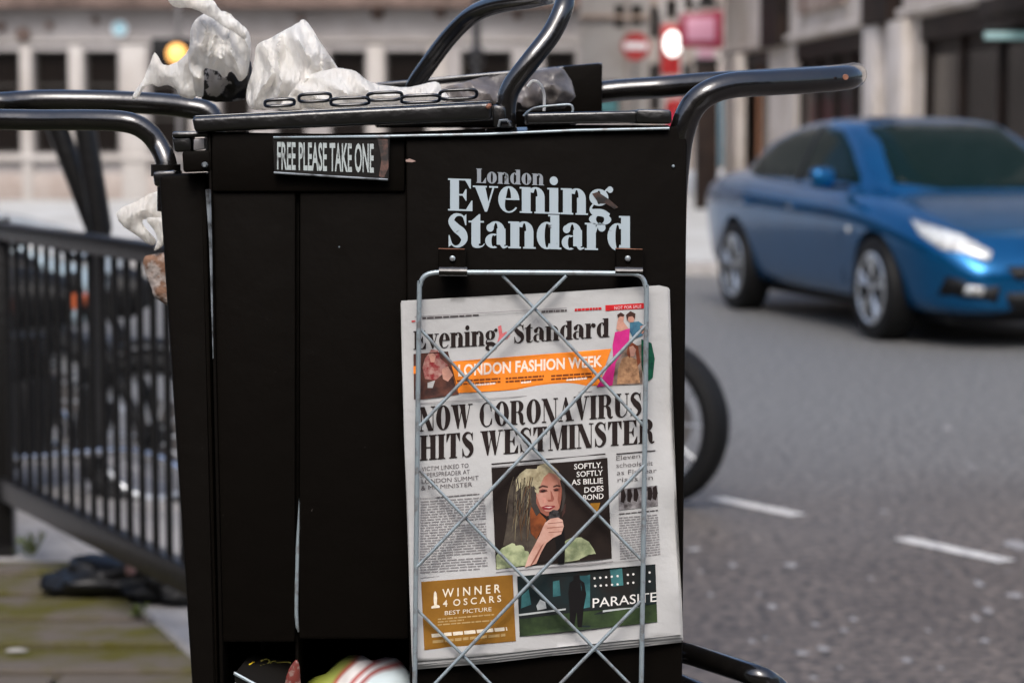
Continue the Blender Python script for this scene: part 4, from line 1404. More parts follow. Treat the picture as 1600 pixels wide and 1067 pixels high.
# rack: back plate brackets, frame, diagonal wires
for x0, x1 in ((685, 728), (962, 1006)):
    b_ = pbox('rack_bracket', [(x0, 388), (x1, 389), (x1, 421), (x0, 420)], Y0 - .0125, .011, BK, cart, .0008, 1)
    tube('bracket_edge', [P(x0, 388.5, Y0 - .0128), P(x1 - 2, 389.5, Y0 - .0128)], .0005, K['rust'], b_, seg=4)
YR = Y0 - .030
for x0, x1 in ((686, 730), (961, 1004)):
    v_, f_ = tube_data([P(x0, 424, YR + .002), P(x1, 424.5, YR + .002)], .0052, 14)
    mesh('rack_clip', v_, f_, BG, cart, smooth=False)
    pbox('clip_strap', [(x0, 420), (x1, 421), (x1, 427), (x0, 426)], YR + .004, .016, BK, cart)
rack = P(648, 1180, YR)
fr = [P(646, 1230, YR), P(648, 1067, YR), P(651, 800, YR), P(655, 470, YR), P(656.5, 446, YR), P(663, 432, YR), P(680, 426, YR), P(720, 425.5, YR), P(850, 426, YR), P(960, 427, YR), P(992, 428, YR), P(1004, 435, YR), P(1009, 450, YR), P(1010, 480, YR), P(1006, 800, YR), P(1002, 1067, YR), P(999, 1230, YR)]
frame = tube('rack_frame', catmull(fr, 4), .0027, K['wire'], cart, seg=12)
wires_b = [((785, 430), (1011, 669)), ((657, 515), (1005, 879)), ((656, 735), (1003, 1089)), ((652, 951), (850, 1155)), ((652, 1160), (720, 1228))]
wires_f = [((885, 430), (656, 665)), ((1010, 509), (652, 884)), ((1008, 725), (650, 1098)), ((1001, 940), (720, 1228)), ((1000, 1150), (925, 1228))]
for a, b in wires_b:
    mid = [(a[0] * (1 - u) + b[0] * u, a[1] * (1 - u) + b[1] * u + 1.6 * math.sin(u * 5 + a[1])) for u in (0, .25, .5, .75, 1)]
    tube('rack_wire', catmull([P(x, y, YR + .003) for x, y in mid], 3), .00175, K['wire'], cart, seg=8)
for a, b in wires_f:
    mid = [(a[0] * (1 - u) + b[0] * u, a[1] * (1 - u) + b[1] * u + 1.6 * math.sin(u * 4 + b[0])) for u in (0, .25, .5, .75, 1)]
    tube('rack_wire', catmull([P(x, y, YR - .001) for x, y in mid], 3), .0019, K['wire'], cart, seg=8)
tube('rack_bottom_bar', [P(646, 1228, YR), P(999, 1228, YR)], .0027, K['wire'], cart, seg=10)

# ------------------------------------------------------------------ newspaper
YP = Y0 - .016
news = thing('newspaper', 'folded newspaper with its front page under the diagonal wires of the rack', 'newspaper', tuple(P(845, 1010, YP)))


def warp(x, y):
    return .0016 * math.sin(x / 47 + y / 130) + .0013 * math.sin(y / 48 - x / 200) + .0014 * noise.noise(Vector((x / 80, y / 80, 0))) + .0035 * max(0, (x - 1010) / 50) ** 2 * math.sin(y / 31)


def sheet(quad, Y, amp=1.0, grid=8, name='page'):
    v, f = fill([quad], grid)
    top = [P(q.x, q.y, Y + warp(q.x, q.y) * amp) for q in v]
    n_ = len(top)
    bot = [p + Vector((0, .0009, 0)) for p in top]
    from collections import Counter
    ec = Counter()
    for g in f:
        for i in range(len(g)):
            ec[frozenset((g[i - 1], g[i]))] += 1
    fs = []
    for g in f:
        fs += [tuple(g), tuple(i + n_ for i in reversed(g))]
        for i in range(len(g)):
            a, b = g[i - 1], g[i]
            if ec[frozenset((a, b))] == 1:
                fs.append((b, a, a + n_, b + n_))
    o = mesh(name, top + bot, fs, K['paper'], news)
    bm = bmesh.new(); bm.from_mesh(o.data); bmesh.ops.recalc_face_normals(bm, faces=bm.faces); bm.to_mesh(o.data); bm.free()
    smooth_by_angle(o.data, 50)
    return o


page_q = [(627, 470), (700, 466), (850, 458), (960, 451), (1030, 446), (1043, 449), (1046, 560), (1053, 760), (1062, 930), (1064, 991), (1000, 998), (860, 1012), (760, 1024), (652, 1033), (645, 1033), (640, 900), (633, 700), (629, 560)]
front_page = sheet(page_q, YP, name='front_page')
sheet([(x + (2.2 if x > 1000 else .6), y + (4.5 if y > 900 else 1)) for x, y in page_q], YP + .0026, 1.15)
sheet([(x + (3.5 if x > 1000 else -1.0), y + (8.5 if y > 900 else 3)) for x, y in page_q], YP + .0052, 1.3)
sheet([(x + (1.0 if x > 1000 else 1.5), y + (12 if y > 900 else 4)) for x, y in page_q], YP + .0078, 1.2)

INK = {}


def ink(name, rgb, **k):
    if name not in INK: INK[name] = print_mat(name, rgb, **k)
    return INK[name]


def pr3(layer):
    return lambda x, y: P(x, y, YP + warp(x, y) - .0007 - layer * .0001)


def prt(name, polys, m, layer=0, grid=14):
    """flat print on the page; each polygon in photo points"""
    parts = []
    for p in polys:
        v, f = fill([p], grid if max(abs(p[0][0] - q[0]) + abs(p[0][1] - q[1]) for q in p) > grid * 2 else 0)
        parts.append(([(q.x, q.y) for q in v], [tuple(g) for g in f]))
    return flat(name, merge(parts), pr3(layer), m, front_page)


def bilin(q, u, v):
    (a, b), (c, d), (e, f), (g, h) = q     # TL TR BR BL
    x = (a * (1 - u) + c * u) * (1 - v) + (g * (1 - u) + e * u) * v
    y = (b * (1 - u) + d * u) * (1 - v) + (h * (1 - u) + f * u) * v
    return (x, y)


def dashes(q, rows_, m, fill_=.55, words=True, layer=0, cols=1, name='text_column'):
    vs, fs = [], []
    for cidx in range(cols):
        u0, u1 = cidx / cols, (cidx + (.94 if cols > 1 else 1)) / cols
        for r_ in range(rows_):
            v0 = r_ / rows_; v1 = v0 + fill_ / rows_
            u = u0
            end = u1 if rnd.random() > .12 else u0 + (u1 - u0) * rnd.uniform(.4, .9)
            while u < end - .01:
                wl = rnd.uniform(.05, .16) * (u1 - u0) * (1 if words else 3)
                ue = min(end, u + wl)
                k = len(vs)
                for (a, b) in ((u, v0), (ue, v0), (ue, v1), (u, v1)):
                    vs.append(bilin(q, a, b))
                fs.append((k, k + 1, k + 2, k + 3))
                u = ue + .018 * (u1 - u0) * (1 if words else 2)
    return flat(name, (vs, fs), pr3(layer), m, front_page)


BLK = ink('black', (38, 30, 28))
GRY = ink('text_grey', (142, 138, 138))
DGR = ink('dark_grey', (88, 82, 82))
RED = ink('red', (196, 40, 44))
# top strip
prt('rule', [[(648, 494.5), (1004, 474), (1004, 475), (648, 495.5)]], GRY)
dashes([(660, 496), (748, 491), (748, 493.6), (660, 498.8)], 1, DGR, .95, words=True)
dashes([(643, 501), (653, 500.4), (653, 502.6), (643, 503.4)], 1, RED, .95)
dashes([(846, 485.5), (892, 483), (892, 486.4), (846, 489)], 1, DGR, .95)
dashes([(898, 482.4), (940, 480), (940, 484), (898, 486.4)], 1, RED, .95)
prt('red_flash', [[(946, 477), (1006, 473.5), (1006, 482), (946, 486)]], RED)
flat('lettering', place_sans('NOT FOR SALE', 960, 483.6, 1002, 481, 5, bold=.0), pr3(1), ink('pale', (225, 200, 200)), front_page)
# masthead
flat('masthead_lettering', merge([place_serif('Evening', 646, 546.5, 777, 539, 29, 29, track=.01), place_serif('Standard', 802, 536.5, 952, 526.5, 29, 29, track=.01)]), pr3(0), BLK, front_page)
prt('emblem', [[(778, 510), (783, 508), (785, 521), (791, 518), (797, 524), (791, 530), (786, 529), (784, 534), (777, 535), (780, 524)]], ink('faded_red', (205, 110, 112)))
# banner
prt('banner', [[(702, 565), (955, 545), (935, 602), (715, 614)]], ink('orange', (236, 134, 44), var=.12, vscale=60))
flat('banner_lettering', place_sans('LONDON FASHION WEEK', 716, 587.5, 941, 572, 18, 17, bold=.03), pr3(2), ink('banner_white', (240, 222, 205)), front_page)
for x0, x1, yy in ((714, 782, 592), (790, 850, 588), (861, 926, 584)):
    dashes([(x0, yy + 2), (x1, yy - 2), (x1, yy + 8), (x0, yy + 12)], 2, ink('brown_text', (120, 62, 30)), .6, layer=1)
    dashes([(x0 + 24, yy + 8.5), (x1 - 8, yy + 5.5), (x1 - 8, yy + 9), (x0 + 24, yy + 12)], 1, ink('banner_white', (240, 222, 205)), .8, layer=2)
prt('rule', [[(655, 630), (925, 611), (925, 612), (655, 631)]], GRY)
# left picture: two figures
prt('picture', [[(646, 553), (700, 549), (716, 612), (717, 616), (660, 624), (647, 624)]], ink('pic_dark', (52, 38, 36), col2=srgb(96, 60, 50), vscale=70), 0)
prt('picture', [[(664, 560), (674, 546), (684, 547), (688, 560), (700, 570), (692, 584), (680, 594), (664, 592), (660, 574)]], ink('pic_red', (128, 44, 46), col2=srgb(170, 130, 120), vscale=120, thr=(.4, .6)), 2)
prt('picture', [[(670, 554), (676, 551), (681, 556), (679, 566), (673, 566)]], ink('skin', (196, 146, 128)), 3)
prt('picture', [[(690, 577), (700, 572), (708, 586), (700, 596), (692, 592)]], ink('skin', (196, 146, 128)), 3)
prt('picture', [[(668, 598), (680, 594), (676, 606), (668, 606)]], ink('palegrey', (170, 168, 165)), 3)
prt('picture', [[(646, 572), (652, 572), (652, 584), (646, 584)]], ink('orange', (236, 134, 44)), 2)
# right picture: four women in gowns
prt('picture', [[(960, 548), (1003, 538), (1004, 600), (957, 602), (958, 566)]], ink('pic_taupe', (150, 130, 118), col2=srgb(88, 72, 62), vscale=90), 0)
prt('picture', [[(984, 504), (998, 502), (1008, 510), (1004, 524), (990, 530), (984, 518)]], ink('pic_teal', (78, 128, 146), col2=srgb(50, 80, 104), vscale=90), 1)
prt('picture', [[(1002, 530), (1018, 536), (1023, 560), (1020, 590), (1008, 599), (1002, 570)]], ink('pic_green', (26, 92, 66), col2=srgb(16, 50, 44), vscale=120), 1)
prt('picture', [[(961, 519), (984, 513), (983, 532), (974, 548), (962, 566), (957, 602), (932, 605), (942, 588), (958, 560), (957, 540)]], ink('pic_magenta', (204, 52, 132), col2=srgb(168, 30, 100), vscale=40), 2)
prt('picture', [[(965, 500), (972, 500), (982, 513), (968, 518), (963, 514)]], ink('skin', (206, 160, 142)), 3)
prt('picture', [[(966, 494), (970, 491), (975, 494), (974, 503), (969, 505), (966, 501)]], ink('skin2', (190, 140, 122)), 4)
prt('picture', [[(964, 492), (970, 488), (976, 492), (974, 495), (969, 494), (966, 497)]], ink('hair', (66, 44, 38)), 5)
prt('picture', [[(980, 492), (986, 488), (992, 493), (990, 503), (984, 504), (980, 499)]], ink('skin2', (190, 140, 122)), 4)
prt('picture', [[(978, 492), (985, 486), (993, 490), (992, 499), (988, 494), (982, 495), (980, 502)]], ink('hair', (66, 44, 38)), 5)
prt('picture', [[(972, 560), (982, 556), (996, 562), (1000, 598), (964, 600), (966, 576)]], ink('pic_gold', (182, 140, 104), col2=srgb(120, 88, 66), vscale=160), 2)
prt('picture', [[(983, 542), (989, 540), (994, 546), (991, 556), (985, 557)]], ink('skin', (206, 160, 142)), 4)
prt('picture', [[(981, 540), (988, 535), (997, 541), (1001, 566), (996, 572), (993, 548), (986, 541), (984, 560), (979, 552)]], ink('hair_red', (124, 66, 46)), 3)
prt('picture', [[(1000, 510), (1006, 508), (1008, 518), (1003, 522)]], ink('skin2', (190, 140, 122)), 4)
# headline
flat('headline_lettering', place_serif('NOW CORONAVIRUS', 655, 674, 1003, 649.5, 38, 37, track=.035), pr3(0), BLK, front_page)
flat('headline_lettering', place_serif('HITS WESTMINSTER', 656, 719.5, 1023, 691.5, 39, 38, track=.03), pr3(0), BLK, front_page)
# rules
prt('rule', [[(768, 724), (946, 708), (946, 710), (768, 726)]], BLK)
prt('rule', [[(768, 729), (946, 713), (946, 713.8), (768, 730)]], GRY)
prt('rule', [[(963, 708.5), (1024, 703), (1024, 704.6), (963, 710)]], BLK)
# deck
for i, (tx, xa, xb, yy) in enumerate((('VICTIM LINKED TO', 659, 732, 736), ('SUPERSPREADER AT', 657, 734, 746), ('LONDON SUMMIT', 659, 748, 755.5), ('& MP MINISTER', 658, 738, 765.5))):
    flat('deck_lettering', place_sans(tx, xa, yy, xb, yy - 6.0, 7.0, bold=-.004), pr3(0), ink('deck', (92, 84, 84)), front_page)
dashes([(682, 776), (748, 770.5), (748, 772.5), (682, 778)], 1, DGR, .95)
prt('rule', [[(656, 778.5), (750, 771), (750, 771.7), (656, 779.2)]], GRY)
dashes([(657, 783), (758, 776), (762, 886), (656, 893)], 27, GRY, .42, cols=1)
dashes([(657, 893), (770, 886), (770, 889), (657, 896)], 1, GRY, .6)
# photo of a singer holding a microphone
prt('photograph', [[(768, 731), (949, 715), (956, 872), (775, 889)]], ink('photo_black', (30, 24, 22), col2=srgb(40, 32, 28), vscale=20), 0)
GN = ink('top_green', (172, 178, 138), col2=srgb(122, 132, 98), vscale=70, thr=(.4, .6))
prt('photograph', [[(775, 868), (784, 856), (800, 848), (816, 852), (826, 862), (830, 882), (776, 889)]], GN, 1)
prt('photograph', [[(878, 848), (892, 840), (908, 839), (920, 846), (928, 858), (935, 874), (878, 880), (874, 862)]], GN, 1)
prt('photograph', [[(838, 728), (852, 726), (850, 760), (844, 800), (840, 846), (838, 862), (826, 866), (806, 852), (786, 852), (790, 830), (794, 800), (795, 768), (806, 746), (820, 733)]], ink('hair_dark', (52, 44, 40), col2=srgb(84, 76, 66), vscale=60), 1)
prt('photograph', [[(806, 750), (812, 740), (824, 731), (846, 724), (858, 727), (850, 744), (841, 764), (828, 758), (814, 762), (806, 768)]], ink('hair_blonde', (186, 176, 144), col2=srgb(128, 116, 90), vscale=80), 2)
hs_ = [ink('strand_a', (92, 82, 68)), ink('strand_b', (40, 34, 30)), ink('strand_c', (128, 118, 94)), ink('strand_d', (88, 64, 44)), ink('strand_e', (66, 60, 56))]
for m_i, hm in enumerate(hs_):
    qs = []
    for k in range(13):
        x0 = rnd.uniform(800, 838); y0 = rnd.uniform(742, 800)
        lx = x0 + rnd.uniform(-12, 4); ly = min(858, y0 + rnd.uniform(24, 60)); w_ = rnd.uniform(.7, 1.8)
        mx_ = (x0 + lx) / 2 + rnd.uniform(-4, 3)
        my_ = (y0 + ly) / 2
        qs += [[(x0, y0), (x0 + w_, y0), (mx_ + w_, my_), (mx_, my_)], [(mx_, my_), (mx_ + w_, my_), (lx + w_ * .4, ly), (lx, ly)]]
    for k, q_ in enumerate(qs):
        pass
    flat('photograph_strands', merge([([tuple(p) for p in q_], [(0, 1, 2, 3)]) for q_ in qs]), pr3(3 + m_i * .4), hm, front_page)['kind'] = 'stuff'
prt('photograph', [[(835, 772), (842, 800), (854, 812), (846, 828), (838, 842), (829, 832), (828, 800)]], ink('shade_orange', (140, 76, 42), col2=srgb(84, 46, 28), vscale=50), 5)
FC = ink('face', (188, 140, 124), col2=srgb(156, 102, 84), vscale=26)
prt('photograph', [[(846, 740), (852, 729), (860, 729), (868, 737), (875, 750), (878, 764), (877, 780), (874, 794), (864, 804), (854, 806), (845, 800), (838, 786), (836, 770), (839, 752)]], FC, 6)
prt('photograph', [[(838, 786), (845, 800), (854, 806), (864, 804), (862, 799), (852, 798), (844, 790), (838, 774)], [(872, 752), (878, 764), (877, 780), (874, 792), (871, 780), (873, 766)]], ink('face_shadow', (150, 92, 76)), 7)
HB = ink('hair_blonde', (186, 176, 144))
prt('photograph', [[(840, 728), (852, 723.5), (862, 726), (872, 735), (879, 748), (876, 750), (868, 741), (858, 738), (850, 745), (845, 756), (841, 772), (836, 768), (834, 750)]], HB, 7)
prt('photograph', [[(876, 748), (882, 758), (884, 776), (880, 796), (876, 800), (879, 780), (878, 764)]], ink('strand_e', (66, 60, 56)), 7)
prt('photograph', [[(833, 758), (838, 764), (838, 784), (844, 800), (838, 806), (830, 790)]], ink('strand_e', (66, 60, 56)), 7)
prt('photograph', [[(846, 776), (853, 777), (854, 785), (848, 787)]], ink('cheek', (198, 140, 124)), 7)
prt('photograph', [[(842, 766), (848, 763.5), (854, 764.5), (856, 767), (849, 769.5), (843, 769)], [(864, 764), (869, 762), (875, 763), (874, 767), (866, 767.5)]], ink('eye_socket', (112, 66, 58)), 8)
prt('photograph', [[(844, 766.5), (851, 765), (853, 767), (847, 768.5)], [(866, 764.5), (872, 763.8), (872, 766), (867, 766.5)]], ink('eye', (38, 26, 24)), 9)
prt('photograph', [[(841, 761), (848, 757.5), (856, 759.5), (856, 761.5), (848, 760), (842, 763)], [(864, 759.5), (870, 757), (876, 758.5), (875, 760.5), (870, 759.5), (865, 761.5)]], ink('hair', (66, 44, 38)), 9)
prt('photograph', [[(860, 766), (862, 768), (866, 779), (864, 783), (857, 783.5), (855, 780.5), (861, 780)]], ink('nose', (148, 88, 74)), 8)
prt('photograph', [[(846, 792), (854, 789), (860, 790), (866, 789.5), (868, 791), (860, 796), (850, 796)]], ink('lips', (138, 52, 56)), 9)
prt('photograph', [[(850, 792), (860, 791.3), (864, 791.5), (858, 793.2)]], ink('teeth', (220, 200, 190)), 9.5)
prt('photograph', [[(864, 812), (876, 808), (881, 820), (883, 850), (882, 880), (872, 881), (868, 846)]], ink('mic', (22, 20, 20)), 8)
prt('photograph', [[(858, 800), (864, 796), (872, 797), (875, 804), (874, 811), (864, 814), (857, 809)]], ink('mic_head', (26, 23, 23), col2=srgb(74, 70, 70), vscale=200), 10)
prt('photograph', [[(852, 816), (860, 810), (872, 808), (879, 812), (881, 822), (877, 834), (864, 840), (854, 848), (846, 862), (838, 880), (820, 886), (826, 868), (836, 850), (843, 836), (848, 824)]], ink('hand', (204, 166, 150), col2=srgb(176, 126, 108), vscale=50), 11)
for q in ([(856, 817), (879, 815), (879, 816), (856, 818)], [(855, 824), (880, 822), (880, 823), (855, 825)], [(857, 831), (878, 829.5), (878, 830.5), (857, 832)]):
    prt('photograph', [q], ink('knuckle', (140, 90, 76)), 12)
prt('photograph', [[(846, 852), (850, 848), (838, 872), (830, 884), (828, 884)]], ink('knuckle', (140, 90, 76)), 12)
prt('photograph', [[(880, 790), (884, 786), (883, 800), (878, 808)]], ink('pic_dark', (52, 38, 36)), 3)
prt('photograph', [[(922, 786), (938, 785), (934, 798), (926, 800)]], ink('gold', (150, 104, 34)), 2)
for tx, xa, xb, yy in (('SOFTLY,', 897, 941, 733), ('SOFTLY', 901, 942, 745), ('AS BILLIE', 893, 942, 757.5), ('DOES', 913, 943, 769.5), ('BOND', 911, 943, 781.5)):
    flat('photo_lettering', place_sans(tx, xa, yy, xb, yy - 3, 8.6, bold=.012), pr3(4), ink('letter_white', (226, 222, 216)), front_page)
prt('rule', [[(775, 893), (958, 876), (958, 877.5), (775, 894.5)]], GRY)
prt('rule', [[(657, 902), (1000, 874), (1000, 874.8), (657, 903)]], GRY)
# right column
for tx, xa, xb, yy in (('Eleven', 963, 1000, 719), ('schools hit', 963, 1020, 730.5), ('as Flu fear', 964, 1026, 742), ('rises on', 965, 1020, 753)):
    flat('column_heading', place_sans(tx, xa, yy, xb, yy - 4, 7.6, bold=-.006), pr3(0), DGR, front_page)
prt('small_picture', [[(966, 764), (1027, 758), (1028, 790), (967, 797)]], ink('bw_grey', (150, 146, 146), col2=srgb(66, 60, 60), vscale=110), 0)
for x in (970, 980, 990, 1012, 1020):
    prt('small_picture', [[(x, 766 - (x - 966) * .09), (x + 5, 763 - (x - 966) * .09), (x + 8, 775 - (x - 966) * .09), (x + 5, 786 - (x - 966) * .09), (x, 784 - (x - 966) * .09)]], BLK, 1)
dashes([(967, 802), (1028, 796), (1028, 798), (967, 804)], 1, DGR, .9)
dashes([(967, 808), (1028, 803), (1032, 868), (969, 876)], 17, GRY, .42)
# gold advertisement
prt('advert', [[(658, 908.5), (801, 897.5), (806, 1001), (663, 1015)]], ink('gold_ad', (140, 98, 36), col2=srgb(112, 76, 26), vscale=14), 0)
LW = ink('ad_white', (226, 214, 190))
flat('advert_lettering', place_sans('W I N N E R', 691, 933, 782, 925, 13.5, 13.5, bold=.012), pr3(2), LW, front_page)
flat('advert_lettering', place_sans('4  O S C A R S', 692, 947.5, 783, 939.5, 10.5, 10.5, bold=.012), pr3(2), LW, front_page)
flat('advert_lettering', place_sans('BEST PICTURE', 695, 960.5, 768, 954, 6.5, bold=.0), pr3(2), LW, front_page)
prt('advert', [[(680, 923), (682, 926), (683, 934), (682.5, 944), (687, 946), (687, 949), (674, 950), (674, 947), (678.5, 945), (677.5, 935), (678, 926)]], LW, 2)
OC = ink('ad_tan', (176, 146, 96))
dashes([(684, 966), (772, 958.5), (772, 972), (684, 979)], 3, OC, .5, layer=1)
dashes([(674, 990), (792, 979), (793, 985), (675, 996)], 1, LW, .9, layer=2)
dashes([(676, 1000), (790, 989), (790, 994), (676, 1005)], 1, OC, .9, layer=2)
# film advertisement: plain dark garden scene
prt('advert', [[(808, 900), (1024, 881), (1027, 971), (812, 994)]], ink('film_dark', (34, 32, 30), col2=srgb(24, 40, 42), vscale=18), 0)
prt('advert', [[(811, 967), (900, 956), (1026, 943), (1027, 971), (812, 994)]], ink('film_grass', (58, 74, 44), col2=srgb(34, 44, 30), vscale=30), 1)
for q in ([(905, 893), (922, 891.5), (922, 948), (912, 950)], [(953, 889), (972, 887), (974, 914), (956, 916)], [(815, 930), (826, 920), (830, 944), (814, 950)], [(864, 908), (874, 906), (876, 930), (864, 932)]):
    prt('advert', [q], ink('film_teal', (70, 122, 122), col2=srgb(36, 70, 74), vscale=30), 1)
prt('advert', [[(810, 959), (884, 950), (884, 952.5), (810, 962)], [(942, 953), (1000, 946), (1000, 948.5), (942, 956)]], ink('film_line', (180, 184, 182)), 2)
prt('advert', [[(838, 946), (844, 936), (852, 940), (854, 950), (840, 953)]], ink('film_line', (180, 184, 182)), 2)
prt('advert', [[(896, 897), (901, 894), (905, 898), (905, 904), (913, 910), (916, 928), (912, 950), (909, 984), (903, 985), (901, 956), (896, 984), (890, 985), (890, 950), (888, 926), (890, 910), (896, 906)]], ink('film_man', (20, 18, 18)), 3)
flat('advert_lettering', place_sans('PARASITE', 926, 949, 1026, 939, 15, 15, bold=.004), pr3(3), ink('letter_white', (226, 222, 216)), front_page)
dots = []
for rr, (xa, ya, xb, yb, n_) in enumerate(((929, 903, 965, 899.5, 5), (930, 915, 965, 912.5, 5), (981, 897.5, 1015, 894, 5), (981, 910.5, 1015, 908, 5))):
    for k in range(n_):
        if rr > 1 and k == 2: continue
        u = k / (n_ - 1)
        dots.append([(xa + (xb - xa) * u + 2.0 * math.cos(a), ya + (yb - ya) * u + 2.0 * math.sin(a)) for a in [R(72 * j) for j in range(5)]])
prt('advert', dots, ink('letter_white', (226, 222, 216)), 3)

# ------------------------------------------------------------------ chain on the lid
t = thing('chain', 'dark chain of oblong links lying along the left lid of the cart', 'chain', tuple(P(570, 158, Y0 + .02)))
for i, (x, y, wd, hh, tw) in enumerate(((437, 161, 46, 5, .0), (492, 153, 50, 6, .3), (547, 159, 60, 5.5, -.2), (601, 151, 54, 6, .3), (657, 155, 60, 5.5, .0), (716, 148, 58, 7, .2))):
    pts = []
    for k in range(24):
        a = 2 * math.pi * k / 24
        ca, sa = math.cos(a), math.sin(a)
        ex = (abs(ca) ** .45) * (1 if ca > 0 else -1); ey = (abs(sa) ** .6) * (1 if sa > 0 else -1)
        pts.append(P(x + ex * wd / 2, y + ey * hh - (x - 570) * .0 + ex * -1.2, Y0 + .02 + ey * .012 + tw * .01))
    tube('link', pts, .0019, BG if i % 2 == 0 else K['black_worn'], t, seg=8, closed=True)
# ties of pale wire
t = thing('wire_tie', 'looped pale wire standing up behind the foot of the hoop handle', 'wire', tuple(P(845, 172, Y0 + .05)))
tube('loop', catmull([P(824, 136, Y0 + .06), P(832, 127, Y0 + .06), P(843, 131, Y0 + .06), P(850, 147, Y0 + .06), P(850, 174, Y0 + .06)], 6), .0017, K['film'], t, seg=8)
tube('loop', catmull([P(818, 182, Y0 + .05), P(826, 174, Y0 + .05), P(840, 168, Y0 + .05), P(868, 165, Y0 + .05), P(890, 164, Y0 + .05), P(895, 170, Y0 + .05), P(894, 177, Y0 + .05)], 5), .0014, K['wire'], t, seg=8)


# ------------------------------------------------------------------ crumpled plastic and paper
def crumple(name, outline, Y, m, parent=None, amp=.03, thick=.018, seed=0, grid=4.5, fs_=26, stretch=(1, 1)):
    ol = [Vector(p) for p in outline]
    outline = []
    for i in range(len(ol)):
        a, b, c_, d_ = ol[i - 1], ol[i], ol[(i + 1) % len(ol)], ol[(i + 2) % len(ol)]
        for t_ in (0, .34, .67):
            q_ = .5 * ((2 * b) + (c_ - a) * t_ + (2 * a - 5 * b + 4 * c_ - d_) * t_ ** 2 + (3 * b - a - 3 * c_ + d_) * t_ ** 3)
            outline.append((q_.x + rnd.uniform(-.6, .6), q_.y + rnd.uniform(-.6, .6)))
    v, f = fill([outline], grid)
    n_ = len(v)
    from collections import Counter
    ec = Counter()
    for g in f:
        for i in range(len(g)): ec[frozenset((g[i - 1], g[i]))] += 1
    rim = set()
    for e, k in ec.items():
        if k == 1: rim |= set(e)
    cx = sum(q.x for q in v) / n_; cy = sum(q.y for q in v) / n_
    segs = [(Vector(outline[i - 1]), Vector(outline[i])) for i in range(len(outline))]

    def dist(q):
        b = 1e9
        for a_, c_ in segs:
            ab = c_ - a_; t_ = max(0, min(1, (q - a_).dot(ab) / max(ab.length_squared, 1e-6)))
            b = min(b, (a_ + ab * t_ - q).length)
        return b
    top, bot = [], []
    for i, q in enumerate(v):
        d = min(1, dist(q) / 28) ** .6
        p = Vector((q.x / fs_ * stretch[0], q.y / fs_ * stretch[1], seed * 7.3))
        p = p * .55
        wv_ = noise.noise(p * .5) * .9
        rg = 1 - abs(noise.noise(p + Vector((wv_, wv_ * .5, 0)))) * 2.4
        rg2 = 1 - abs(noise.noise(p * 2.1 + Vector((wv_, 5, 0)))) * 2
        rg3 = 1 - abs(noise.noise(p * 4.5 + Vector((3, wv_, 0)))) * 2
        h = (.5 + .42 * rg + .10 * rg2 + .05 * rg3 + noise.noise(p * .4) * .7)
        top.append(P(q.x, q.y, Y - amp * h * (.35 + .65 * d) + amp * .3))
        bot.append(P(q.x, q.y, Y + amp * .3 + thick * d + .004))
    fs2 = []
    for g in f:
        fs2 += [tuple(g), tuple(i + n_ for i in reversed(g))]
        for i in range(len(g)):
            a, b = g[i - 1], g[i]
            if ec[frozenset((a, b))] == 1: fs2.append((b, a, a + n_, b + n_))
    o = mesh(name, top + bot, fs2, m, parent)
    bm = bmesh.new(); bm.from_mesh(o.data); bmesh.ops.recalc_face_normals(bm, faces=bm.faces); bm.to_mesh(o.data); bm.free()
    smooth_by_angle(o.data, 62)
    return o


YT = 2.86
t = thing('plastic_sheeting', 'tall crumpled white plastic sheet sticking up from the cart, its top out of frame', 'plastic sheet', tuple(P(330, 160, YT)))
crumple('sheet', [(296, 70), (300, 40), (318, 22), (352, 18), (372, 36), (386, 46), (392, 66), (390, 96), (386, 118), (374, 128), (362, 112), (350, 122), (340, 112), (326, 108), (318, 112), (318, 150), (306, 148), (300, 120), (294, 100)], YT, K['film'], t, amp=.05, seed=1, stretch=(2.2, .8))
crumple('top_fold', [(256, -14), (300, -16), (330, -2), (346, 18), (372, 34), (386, 50), (382, 62), (364, 50), (346, 40), (330, 28), (300, 14), (274, 12), (262, 0)], YT - .05, K['film'], t, amp=.02, thick=.015, seed=2)
t = thing('plastic_sheeting', 'low pointed flap of thin white plastic at the left of the heap on the cart', 'plastic sheet', tuple(P(250, 160, YT)))
crumple('sheet', [(206, 152), (222, 128), (232, 106), (242, 82), (252, 98), (264, 102), (284, 92), (300, 74), (306, 96), (308, 150), (284, 152), (274, 140), (262, 133), (246, 136), (234, 132), (222, 142), (214, 154)], YT + .02, K['film'], t, amp=.025, seed=3)
t = thing('plastic_sheeting', 'cone of crumpled white plastic in the middle of the heap on the cart', 'plastic sheet', tuple(P(460, 160, YT)))
crumple('sheet', [(384, 148), (392, 120), (398, 92), (402, 70), (418, 62), (440, 50), (462, 38), (474, 31), (484, 40), (498, 62), (514, 86), (528, 106), (540, 112), (538, 164), (450, 170), (396, 172)], YT - .03, K['film'], t, amp=.06, seed=4, stretch=(1.5, .8))
t = thing('plastic_sheeting', 'low rounded lump of white plastic right of the cone on the cart', 'plastic sheet', tuple(P(560, 160, YT)))
crumple('sheet', [(450, 152), (470, 126), (500, 112), (530, 107), (556, 112), (574, 126), (600, 134), (640, 136), (680, 128), (690, 140), (694, 160), (560, 168), (440, 172)], YT - .08, K['film'], t, amp=.035, seed=5)
t = thing('newspaper_bundle', 'dark crumpled magazines stuffed under the tall white plastic sheet', 'waste paper', tuple(P(350, 160, YT)))
crumple('crumpled_pages', [(312, 104), (340, 100), (364, 98), (392, 96), (392, 136), (384, 156), (316, 156)], YT + .05, mat('printed_waste_paper', (.012, .010, .010), rough=.5, col2=(.55, .52, .5), vscale=26, thr=(.42, .44)), t, amp=.03, seed=6)
